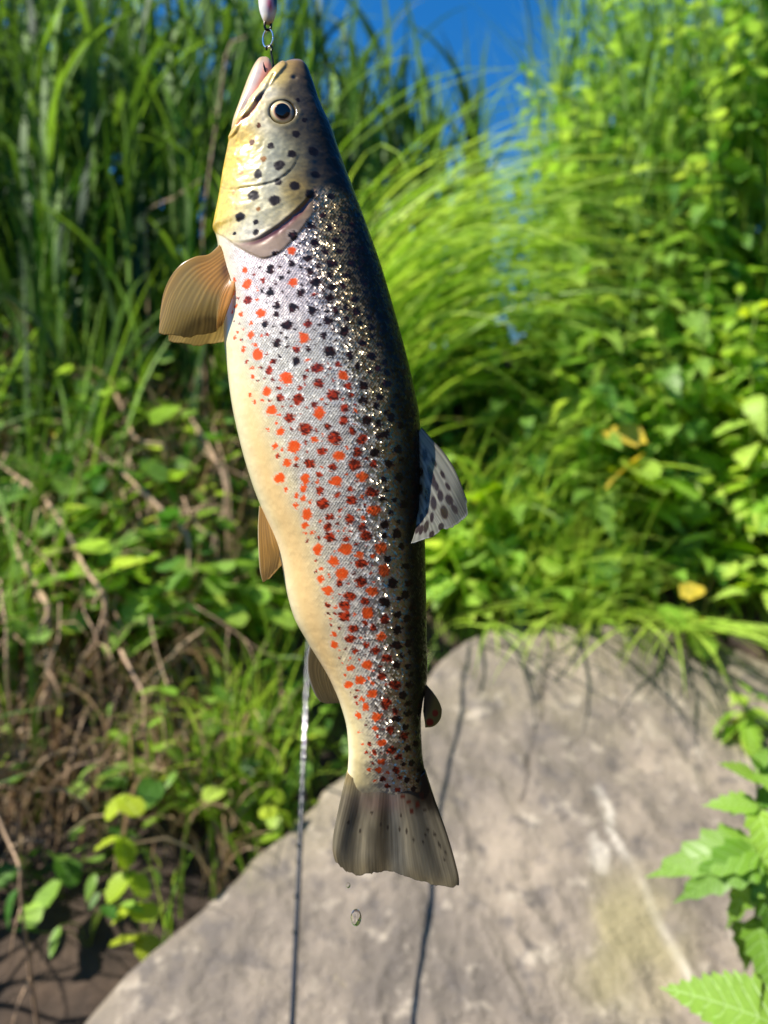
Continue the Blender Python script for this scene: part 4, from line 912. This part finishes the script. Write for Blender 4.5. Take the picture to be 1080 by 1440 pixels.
# lower jaw
def loft(name, vv, xl, xr, hh, colf, nth=120, ny=4.0, mask=(0.05, 0.0, 0.0), y0=0.0):
    th = np.linspace(0, 2 * np.pi, nth, endpoint=False); c_, s_ = np.cos(th)[None, :], np.sin(th)[None, :]
    ne = np.where(c_ > 0, ny, 2.0)
    u = ((xl + xr) / 2)[:, None] + ((xr - xl) / 2)[:, None] * np.sign(c_) * np.abs(c_) ** (2 / ne)
    y = -hh[:, None] * np.sign(s_) * np.abs(s_) ** (2 / ne) + y0
    vp = np.repeat(vv[:, None], nth, 1)
    cc = np.clip(colf(u, vp, y), 0.01, 0.95)
    V = P3(u, vp, y).reshape(-1, 3); n = len(vv)
    F = [grid_faces(n, nth, True), np.array([list(range(nth))[::-1]]), np.array([[(n - 1) * nth + q for q in range(nth)]])]
    A = np.concatenate([lin(cc), np.ones(u.shape + (1,))], -1).reshape(-1, 4)
    mk = np.tile(np.array(mask), (len(V), 1))
    return obj(name, np_mesh(name, V, F, {'skin': A, 'suv': V * 600, 'mask': mk}), M['skin'], fish)
jv = np.concatenate([np.linspace(81.3, 84, 14), np.linspace(84.3, 222, 150)])
jl = px_curve([(81.3, 370), (82.2, 366.5), (84, 363.5), (88, 360.5), (96, 356), (110, 350), (130, 343), (155, 335.5), (180, 328), (195, 326), (210, 330), (222, 336)], jv)
jr = px_curve([(81.3, 372), (82.2, 375), (84, 378), (88, 381), (96, 383), (108, 384), (118, 382), (140, 374), (174, 354), (203, 342), (222, 340)], jv)
jh = px_curve([(81.3, 1), (82.2, 4), (84, 7), (88, 10), (96, 13.5), (110, 18), (130, 22), (160, 28), (180, 28), (200, 20), (215, 10), (222, 3)], jv)
def jawc(u, v, y):
    l_ = px_curve([(81, 366), (110, 350), (155, 335.5), (222, 319)], v); r_ = px_curve([(81, 378), (108, 384), (140, 374), (222, 340)], v)
    f = np.clip((u - l_) / (r_ - l_), 0, 1)
    c = colr((0.84, 0.72, 0.50)) + (colr((0.80, 0.72, 0.68)) - colr((0.84, 0.72, 0.50))) * smooth(f, 0.25, 0.5)[..., None]
    c = c + (colr((0.82, 0.55, 0.46)) - c) * (smooth(f, 0.52, 0.72) * smooth(v, 86, 100))[..., None]
    c = c + (colr((0.66, 0.52, 0.34)) - c) * (1 - smooth(v, 82, 104))[..., None] * 0.8
    return c * (1 + 0.08 * fbm(u / 8, v / 8, 0, 3, 8))[..., None]
loft('lower_jaw', jv, jl, jr, jh, jawc)

# eye: white-gold iris dome, black pupil, clear rim
def eye(side):
    c = P3(403, 181, 0)
    row = int(np.argmin(abs(vrow - 181))); cN = (403 - (XL[row] + XR[row]) / 2) / ((XR[row] - XL[row]) / 2)
    yb = HH[row] * math.sqrt(max(0, 1 - cN * cN))
    def dome(name, rad, hgt, base, mat, parent, cf=None, n=18, m_=40, uo=0.0, vo=0.0):
        rr = np.linspace(0.02, 1, n); ph = np.arange(m_) * 2 * np.pi / m_
        u = 403 + uo + np.outer(rr, np.cos(ph)) * rad; v = 181 + vo + np.outer(rr, np.sin(ph)) * rad
        tilt = 0.12 * (u - 403)
        y = -side * (base + hgt * np.sqrt(np.clip(1 - rr ** 2, 0, 1))[:, None] * np.ones(m_)[None, :] - tilt)
        V = P3(u, v, y).reshape(-1, 3)
        F = [grid_faces(n, m_, True), np.array([list(range(m_))[::-1]])]
        if side < 0: F = [f[:, ::-1] for f in F]
        at_ = {}
        if cf is not None:
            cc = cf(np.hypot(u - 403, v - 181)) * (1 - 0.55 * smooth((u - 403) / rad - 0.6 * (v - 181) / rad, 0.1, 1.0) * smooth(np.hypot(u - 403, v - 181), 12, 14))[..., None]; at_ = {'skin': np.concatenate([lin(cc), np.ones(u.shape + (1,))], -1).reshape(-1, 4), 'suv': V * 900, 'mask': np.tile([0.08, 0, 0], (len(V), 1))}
        return obj(name, np_mesh(name, V, F, at_), mat, parent)
    def irisc(d):
        stops = [0, 9.8, 10.8, 12.4, 14.2, 16.0, 18]; cs = [(0.10, 0.08, 0.06), (0.35, 0.20, 0.12), (0.90, 0.66, 0.46), (0.92, 0.82, 0.62), (0.80, 0.74, 0.54), (0.52, 0.46, 0.28), (0.30, 0.26, 0.15)]
        return np.stack([np.interp(d, stops, [q[k] for q in cs]) for k in range(3)], -1)
    ey = dome('eye', 17.0, 5.0, yb - 3.5, M['skin'], fish, irisc)
    dome('pupil', 10.0, 1.6, yb + 1.0, M['pupil'], ey, uo=0.5, vo=-1.0)
M['pupil'] = simple('pupil', (0.02, 0.02, 0.025), 0.06)
eye(1); eye(-1)

# fins
def fin_mat(name, trans, transp, rough=0.3):
    m, nt, out = mat_new(name)
    a = N(nt, 'ShaderNodeAttribute', attribute_name='skin')
    p = principled(nt, Roughness=rough); p.inputs['Coat Weight'].default_value = 0.12; p.inputs['Coat Roughness'].default_value = 0.2
    L(nt, a.outputs['Color'], p.inputs['Base Color'])
    tr = N(nt, 'ShaderNodeBsdfTranslucent'); L(nt, a.outputs['Color'], tr.inputs['Color'])
    ms = N(nt, 'ShaderNodeMixShader'); ms.inputs[0].default_value = trans; L(nt, p.outputs[0], ms.inputs[1]); L(nt, tr.outputs[0], ms.inputs[2])
    tp = N(nt, 'ShaderNodeBsdfTransparent'); m2 = N(nt, 'ShaderNodeMixShader'); m2.inputs[0].default_value = transp
    L(nt, ms.outputs[0], m2.inputs[1]); L(nt, tp.outputs[0], m2.inputs[2]); L(nt, m2.outputs[0], out.inputs[0]); return m
M['fin'] = fin_mat('fin', 0.42, 0.06); M['finclear'] = fin_mat('clear_fin', 0.40, 0.16, 0.2); M['finthin'] = fin_mat('thin_fin', 0.55, 0.12, 0.25)
def catmull(A, n):
    """A (m, ...) -> (n, ...) smooth along axis 0"""
    m_ = len(A); x = np.linspace(0, m_ - 1, n); i = np.clip(np.floor(x).astype(int), 0, m_ - 2); t = (x - i).reshape((-1,) + (1,) * (A.ndim - 1))
    p0, p1, p2, p3 = A[np.clip(i - 1, 0, m_ - 1)], A[i], A[i + 1], A[np.clip(i + 2, 0, m_ - 1)]
    return 0.5 * ((2 * p1) + (-p0 + p2) * t + (2 * p0 - 5 * p1 + 4 * p2 - p3) * t ** 2 + (-p0 + 3 * p1 - 3 * p2 + p3) * t ** 3)
def fin(name, rays, colf, nrays, mat, n_s=None, n_r=48, thick=(3.2, 0.9), ridge=0.30, ragged=0.012, wave=0.0, parent=None, label=None, tpow=1.5):
    """rays: list of control rays of (u, v, y) in profile pixels"""
    A = np.array(rays, float)                      # (rays, pts, 3)
    n_s = n_s or nrays * 10 + 1
    G = catmull(A, n_s); G = catmull(np.swapaxes(G, 0, 1), n_r); G = np.swapaxes(G, 0, 1)     # (n_s, n_r, 3)
    s = np.linspace(0, 1, n_s)[:, None]; r = np.linspace(0, 1, n_r)[None, :]
    endv = G[:, -1:] - G[:, -4:-3]
    rg = ragged * fbm(s * nrays * 0.9, s * 0 + 3.3, 0, 3, 13) * 30
    G = G + endv * (rg * smooth(r, 0.8, 1.0))[..., None]
    ph = s * nrays * 2 * np.pi + 2.2 * fbm(s * 7, s * 0 + nrays, 0, 3, 91) * 3 + 0.8 * fbm(s * 9, r * 3, 0, 2, 17)
    split = ph * (1 + 0 * r)
    br_ = smooth(r, 0.45, 0.75); rd = (1 - br_) * (0.5 + 0.5 * np.cos(split)) + br_ * (0.5 + 0.5 * np.cos(2 * split)); rd = rd * np.clip(0.75 + 0.8 * fbm(s * nrays * 0.6, r * 2, 0, 3, 44), 0.2, 1.2)
    th_ = ((thick[0] * (1 - r) ** tpow + thick[1]) * 0.62 + ridge * 1.6 * rd * smooth(r, 0.05, 0.3)) * smooth(np.minimum(s, 1 - s), -0.02, 0.03)
    yb = G[..., 2] + wave * np.sin(s * 9 + r * 2.0) * r
    col_ = np.clip(colf(G[..., 0], G[..., 1], s + 0 * r, r + 0 * s, rd + 0 * r), 0.01, 0.95)
    Vf = P3(G[..., 0], G[..., 1], yb - th_ / 2).reshape(-1, 3); Vb = P3(G[..., 0], G[..., 1], yb + th_ / 2).reshape(-1, 3)
    n = len(Vf); Fa = grid_faces(n_s, n_r); F = [Fa, Fa[:, ::-1] + n]
    ring = np.concatenate([np.arange(n_r), np.arange(1, n_s) * n_r + n_r - 1, (n_s - 1) * n_r + np.arange(n_r - 2, -1, -1), np.arange(n_s - 2, 0, -1) * n_r])
    nx = np.roll(ring, -1); F.append(np.stack([nx, ring, ring + n, nx + n], 1))
    A4 = np.concatenate([lin(col_), np.ones(col_.shape[:2] + (1,))], -1).reshape(-1, 4)
    V = np.vstack([Vf, Vb]); A4 = np.vstack([A4, A4])
    o = obj(name, np_mesh(name, V, F, {'skin': A4}), mat, parent or fish)
    if label: o['label'] = label
    return o
def yy(ray, y0, y1, bow=0.0):
    m_ = len(ray); return [(u, v, y0 + (y1 - y0) * k / (m_ - 1) + bow * math.sin(math.pi * k / (m_ - 1))) for k, (u, v) in enumerate(ray)]
def spotm(u, v, lst):
    m_ = np.zeros(u.shape)
    for (su, sv, ru, rv, an) in lst:
        ca, sa = math.cos(an), math.sin(an); du, dv = u - su, v - sv
        d = np.hypot((du * ca + dv * sa) / ru, (-du * sa + dv * ca) / rv); m_ = np.maximum(m_, 1 - smooth(d, 0.7, 1.15))
    return m_
def mixc(a, b, f): return a + (np.asarray(b) - a) * np.asarray(f)[..., None]
# tail
def tailc(u, v, s, r, rd):
    c = colr((0.56, 0.52, 0.43)) * np.ones(u.shape + (1,))
    c = mixc(c, (0.56, 0.50, 0.37), smooth(r, 0.70, 0.95) * 0.7)
    c = mixc(c, (0.36, 0.31, 0.22), 0.6 * np.exp(-((s - 0.52) / 0.06) ** 2))
    c = mixc(c, (0.56, 0.56, 0.54), 0.5 * np.exp(-((s - 0.42) / 0.06) ** 2))
    c = mixc(c, (0.60, 0.46, 0.42), 0.55 * np.exp(-((u - 540) / 38) ** 2 - ((v - 1125) / 15) ** 2))
    c = mixc(c, (0.20, 0.17, 0.12), 0.75 * (1 - smooth(s, 0.0, 0.045)))
    bl = 1 - smooth(v + 10 * fbm(u / 9, v / 9, 0, 3, 77) - 30 * smooth(u, 545, 595), 1086, 1124)
    pc = colr((0.80, 0.72, 0.52)) * np.ones(u.shape + (1,)); pc = mixc(pc, (0.62, 0.58, 0.54), smooth(u, 512, 535)); pc = mixc(pc, (0.36, 0.31, 0.24), smooth(u, 555, 575)); pc = mixc(pc, (0.13, 0.11, 0.08), smooth(u, 575, 600))
    c = mixc(c, pc, bl)
    c = c * (0.90 + 0.10 * rd + 0.30 * fbm(s * 26, r * 1.5, 0, 4, 66) + 0.14 * fbm(u / 10, v / 30, 0, 3, 6))[..., None]
    z8 = 5.143
    def q(l): return [(x / z8 + 450, y / z8 + 1050, a / z8, b / z8, an) for (x, y, a, b, an) in l]
    red = spotm(u, v, q([(735, 345, 20, 22, 0), (705, 412, 18, 22, 0), (662, 455, 16, 18, 0), (640, 385, 18, 18, 0), (597, 345, 18, 18, 0), (560, 292, 20, 20, 0), (683, 290, 20, 20, 0), (700, 232, 22, 22, 0)]))
    c = mixc(c, (0.36, 0.13, 0.08), 0.9 * red)
    dk = spotm(u, v, q([(780, 602, 11, 20, -0.3), (762, 640, 9, 14, -0.3), (830, 638, 12, 22, -0.4), (865, 715, 10, 26, -0.4), (745, 685, 8, 16, -0.3), (675, 660, 8, 18, -0.2), (757, 457, 14, 16, 0), (625, 600, 9, 20, 0), (575, 590, 8, 18, 0), (490, 575, 9, 20, 0), (440, 550, 9, 16, 0), (205, 545, 12, 16, 0.2), (290, 610, 10, 14, 0.1), (910, 770, 8, 16, -0.4), (900, 820, 8, 14, -0.4), (585, 490, 8, 16, 0), (375, 465, 12, 14, 0)]))
    return mixc(c, (0.20, 0.17, 0.14), 0.75 * dk)
tail = [[(598, 1082), (612, 1125), (626, 1164), (637, 1200), (645, 1232), (646, 1247)], [(586, 1092), (596, 1132), (606, 1170), (615, 1205), (622, 1232), (625, 1245)], [(569, 1100), (574, 1135), (580, 1165), (585, 1195), (590, 1222), (593, 1236.5)],
        [(552, 1104), (553, 1135), (555, 1160), (556, 1185), (557, 1208), (558, 1224)], [(535, 1104), (532, 1135), (529, 1160), (528, 1185), (528, 1209), (529, 1226)], [(515, 1100), (509, 1135), (504, 1160), (500, 1188), (498, 1212), (500, 1230)],
        [(498, 1092), (492, 1125), (486, 1150), (480, 1177), (477, 1202), (481, 1219)], [(488, 1084), (481, 1115), (475, 1142), (469, 1172), (467.5, 1192), (470, 1207)]]
fin('tail_fin', [yy(r, 0, -6 + 2 * abs(i - 3.5), 3 if i % 2 else -2) for i, r in enumerate(tail)], tailc, 30, M['fin'], thick=(24, 1.2), wave=3.0, ragged=0.045, tpow=2.6, ridge=0.12)
# dorsal
def dorsc(u, v, s, r, rd):
    c = colr((0.62, 0.61, 0.55)) * np.ones(u.shape + (1,))
    c = mixc(c, (0.34, 0.33, 0.30), 0.8 * smooth(r, 0.55, 0.85) * (1 - smooth(s, 0.35, 0.6)))
    c = mixc(c, (0.16, 0.14, 0.11), 0.85 * (1 - smooth(s, 0.0, 0.05)))
    c = mixc(c, (0.80, 0.80, 0.78), 0.8 * smooth(r, 0.93, 1.0))
    c = c * (0.78 + 0.34 * rd)[..., None]
    z5 = 7.2
    l = [(260, 445, 22, 55, 0), (222, 615, 20, 45, 0), (325, 665, 24, 100, -0.28), (212, 780, 22, 50, 0), (282, 845, 22, 75, 0.05), (340, 920, 24, 62, -0.1), (405, 850, 24, 50, -0.1), (440, 1010, 30, 60, -0.2), (225, 1070, 16, 40, 0.1), (322, 1060, 16, 45, 0.1), (265, 1150, 20, 55, 0.25), (215, 1180, 18, 45, 0.3), (180, 1170, 18, 45, 0.35), (315, 1225, 20, 34, 0.4), (490, 890, 30, 50, -0.4), (410, 1150, 24, 34, 0.3), (275, 1000, 14, 30, 0)]
    dk = spotm(u, v, [(x / z5 + 560, y / z5 + 580, 1.25 * a / z5, 1.2 * b / z5, an) for (x, y, a, b, an) in l + [(370, 760, 18, 44, -0.2), (430, 640, 16, 40, -0.4), (350, 520, 16, 44, -0.4), (540, 980, 22, 44, -0.5), (480, 760, 16, 40, -0.5)]])
    return mixc(c, (0.20, 0.14, 0.11), 0.88 * dk)
dors = [[(592, 603), (606, 620), (621, 637), (635, 659), (645, 682), (653, 705)], [(587, 612), (603, 635), (619, 660), (633, 685), (643, 705), (650, 720)], [(585, 630), (598, 655), (611, 680), (622, 703), (633, 722), (640, 735)],
        [(585, 655), (593, 678), (602, 700), (610, 718), (618, 732), (622, 742.5)], [(585, 685), (589, 702), (594, 717), (599, 730), (603, 742), (605, 752)], [(584.5, 712), (585, 723), (584, 733), (582, 744), (579, 754), (576, 761)]]
fin('dorsal_fin', [yy(r, -16, -40 - 3 * i, -4) for i, r in enumerate(dors)], dorsc, 12, M['finclear'], thick=(3.0, 1.0), wave=4.0, ragged=0.07)
# adipose
def adic(u, v, s, r, rd):
    c = colr((0.52, 0.44, 0.20)) * np.ones(u.shape + (1,)); c = mixc(c, (0.14, 0.12, 0.07), 1 - smooth(r, 0.1, 0.5)); c = mixc(c, (0.72, 0.60, 0.26), smooth(np.maximum(r, s), 0.88, 1.0) * 0.6)
    return mixc(c, (0.62, 0.14, 0.05), spotm(u, v, [(604, 1013.5, 5.5, 5.5, 0), (611.5, 1001, 4.5, 5, 0)]))
adi = [[(599, 962), (609, 973), (617, 985), (621, 996)], [(597, 974), (606, 987), (614, 998), (619, 1009)], [(596, 988), (601, 1000), (606, 1009), (609, 1019)], [(595, 1001), (596, 1008), (597, 1014), (597.5, 1021)]]
fin('adipose_fin', [yy(r, 0, -6, -2) for r in adi], adic, 4, M['fin'], n_s=31, n_r=30, thick=(8, 3), ridge=0.1)
# anal
def analc(u, v, s, r, rd):
    c = colr((0.46, 0.40, 0.27)) * np.ones(u.shape + (1,)); c = mixc(c, (0.70, 0.69, 0.66), 1 - smooth(s, 0.0, 0.12)); c = mixc(c, (0.40, 0.37, 0.28), smooth(r, 0.6, 1) * 0.5)
    return c * (0.84 + 0.26 * rd)[..., None]
anal = [[(436, 903), (432, 925), (433, 950), (441, 974), (450, 988)], [(449, 920), (446, 940), (449, 960), (455, 978), (460, 990.5)], [(462, 940), (461, 955), (464, 970), (467, 982), (470, 990)], [(475, 962), (475, 971), (476, 980), (477, 986), (478, 990)]]
fin('anal_fin', [yy(r, 0, 4) for r in anal], analc, 10, M['fin'], thick=(4, 1))
# pelvic, one each side
def pelc(u, v, s, r, rd):
    c = colr((0.80, 0.62, 0.33)) * np.ones(u.shape + (1,)); c = mixc(c, (0.88, 0.82, 0.66), 1 - smooth(s, 0.0, 0.14)); c = mixc(c, (0.74, 0.62, 0.40), smooth(r, 0.5, 1) * 0.6)
    return c * (0.84 + 0.26 * rd)[..., None]
pel = [[(367, 711), (366, 740), (367, 770), (369, 800), (373, 817)], [(372, 717), (374, 745), (376, 770), (378, 795), (376.5, 815)], [(377, 722), (382, 745), (386, 765), (389, 783), (383, 808)], [(382, 727), (389, 745), (393, 762), (396, 778), (393, 797)]]
fin('pelvic_fin', [yy(r, -14, -20, -4) for r in pel], pelc, 9, M['fin'], thick=(4, 1))
fin('pelvic_fin', [yy(r, 14, 20, 4) for r in pel], pelc, 9, M['fin'], thick=(4, 1))
# pectoral, one each side
def pecc(u, v, s, r, rd):
    c = colr((0.74, 0.64, 0.38)) * np.ones(u.shape + (1,)); c = mixc(c, (0.82, 0.62, 0.32), 1 - smooth(r, 0.22, 0.46)); c = mixc(c, (0.74, 0.60, 0.34), (1 - smooth(s, 0.0, 0.25)) * 0.8)
    c = mixc(c, (0.90, 0.66, 0.32), smooth(s, 0.70, 0.86) * (1 - 0.3 * r)); c = mixc(c, (0.36, 0.22, 0.15), 0.7 * np.exp(-((u - 326) / 7) ** 2 - ((v - 390) / 16) ** 2))
    return c * (0.84 + 0.26 * rd)[..., None]
pec = [[(314, 353), (300, 367), (282, 371), (263, 381), (248, 398), (237, 420), (230.5, 450)], [(320, 364), (302, 378), (282, 388), (265, 405), (250, 430), (242, 452), (234, 471)], [(325, 376), (308, 391), (293, 406), (280, 426), (270, 446), (263, 464), (257, 478.5)],
       [(329, 388), (316, 403), (305, 419), (297, 436), (290, 453), (286, 466), (281, 479)], [(331, 400), (323, 412), (316, 425), (312, 440), (310, 455), (309, 465), (307, 473)], [(333, 408), (328, 418), (323, 430), (319, 442), (316, 454), (313.5, 463), (312, 471)], [(340, 408), (339, 419), (336, 431), (332, 442), (328, 451), (324, 460), (320, 467)]]
fin('pectoral_fin', [yy(r, -24 - 3 * i, -22 - 10 * (i / 6), -7) for i, r in enumerate(pec)], pecc, 15, M['finthin'], thick=(6, 1.0), wave=2.5, ragged=0.04)
fin('pectoral_fin', [yy(r, 24 + 3 * i, 22 + 10 * (i / 6), 7) for i, r in enumerate(pec)], pecc, 15, M['finthin'], thick=(6, 1.0), wave=2.5, ragged=0.04)

# ------------------------------------------------------------------ the lure, its ring, hook and line
def Q(u, v, y=0.0): return np.array([(u - 540) * K, FD + y * K, (720 - v) * K])
lo = Vector(Q(377, 40))
lure = empty('fishing_lure', lo, label='white and pink fishing lure with split ring and hook in the trout\'s mouth', category='lure')
def rel(p): return np.asarray(p) - np.array(lo)
def lure_mat():
    m, nt, out = mat_new('lure_paint')
    a = N(nt, 'ShaderNodeAttribute', attribute_name='skin'); p = principled(nt, Roughness=0.14); p.inputs['Coat Weight'].default_value = 0.6
    L(nt, a.outputs['Color'], p.inputs['Base Color']); L(nt, p.outputs[0], out.inputs[0]); return m
lv = np.linspace(-170, 33.5, 120); lt = np.linspace(0, 1, 120)
lw = px_curve([(-170, 2), (-160, 7), (-120, 12), (-60, 14), (-10, 13.6), (12, 12.6), (24, 9.5), (31, 6.5), (33.5, 4.5)], lv); lc = px_curve([(-170, 372), (-60, 375), (0, 376.5), (33.5, 377.5)], lv)
th2 = np.linspace(0, 2 * np.pi, 48, endpoint=False)
u = lc[:, None] + lw[:, None] * np.cos(th2)[None, :]; y = -0.75 * lw[:, None] * np.sin(th2)[None, :]; v = np.repeat(lv[:, None], 48, 1)
V = rel(np.stack([(u - 540) * K, FD + y * K, (720 - v) * K], -1).reshape(-1, 3))
cc = colr((0.90, 0.87, 0.82)) * np.ones(u.shape + (1,)); cf = (u - lc[:, None]) / lw[:, None]
cc = mixc(cc, (0.82, 0.30, 0.36), 0.9 * np.exp(-((cf - 0.35) / 0.35) ** 2 - ((v - 12) / 9) ** 2)); cc = mixc(cc, (0.10, 0.10, 0.10), smooth(cf, 0.55, 0.85) * (1 - smooth(v, 2, 22)) + (1 - smooth(v, -12, 6)) * smooth(cf, -0.2, 0.2))
cc = mixc(cc, (0.72, 0.60, 0.40), smooth(v, 22, 33) * 0.6)
F = [grid_faces(120, 48, True), np.array([list(range(48))[::-1]]), np.array([[119 * 48 + q for q in range(48)]])]
obj('lure_body', np_mesh('lure_body', V, F, {'skin': np.concatenate([lin(np.clip(cc, 0, 1)), np.ones(u.shape + (1,))], -1).reshape(-1, 4)}), lure_mat(), lure)
def wire(name, pts, rad, mat, n=60, parent=lure, sides=10):
    V, F = tube(rel(spline(pts, n)), rad * K, sides); return obj(name, np_mesh(name, V, F), mat, parent)
t = np.linspace(0, 2 * np.pi, 40)
wire('eyelet', [Q(372.5, 30, -1), Q(372.5, 38, -2), Q(375, 43, -2), Q(379, 43, -1), Q(381, 38, 0), Q(381, 30, 1)], 1.7, M['darksteel'])
for k in (0, 1):
    wire('split_ring', [Q(376.8 + 7.6 * math.cos(a), 54 + 12.5 * math.sin(a), -3.0 * math.cos(a) + 1.8 * k) for a in t], 1.15, M['steel'])
# hook: eye, shank down into the mouth, bend and barbed point coming back up
wire('hook', [Q(374.5, 70, 1), Q(375.5, 65.5, 0), Q(379, 64.5, -1), Q(382, 66.5, -2), Q(383, 70, -2), Q(381.5, 74, -2), Q(383.5, 84, -3), Q(385, 96, -4), Q(385.5, 106, -6), Q(385.2, 118, -6), Q(381, 124, -8), Q(377, 120, -14), Q(375.8, 111, -17), Q(374, 103, -18)], 1.35, M['darksteel'], 120)
V, F = tube(rel(np.array([Q(373, 98, -18.5), Q(374, 103, -18), Q(375.2, 109, -17.2)])), np.array([0.1, 1.0, 1.3]) * K, 8); obj('hook_point', np_mesh('hook_point', V, F), M['darksteel'], lure)
V, F = tube(rel(np.array([Q(372, -168), Q(366, -600), Q(352, -1800)])), 0.00016, 6); obj('fishing_line', np_mesh('fishing_line', V, F), M['water'], lure)

# falling water drops
for (u, v, ru, st_, lab) in ((501, 1288, 7.5, 1.55, 'large falling water drop below the trout\'s tail'), (490, 1243, 3.0, 1.2, 'tiny falling water drop just under the tail fin')):
    o = obj('water_drop', drop_mesh('water_drop', ru * K, st_, 40), M['water'], label=lab, category='water drop'); o.location = Q(u, v, -4)
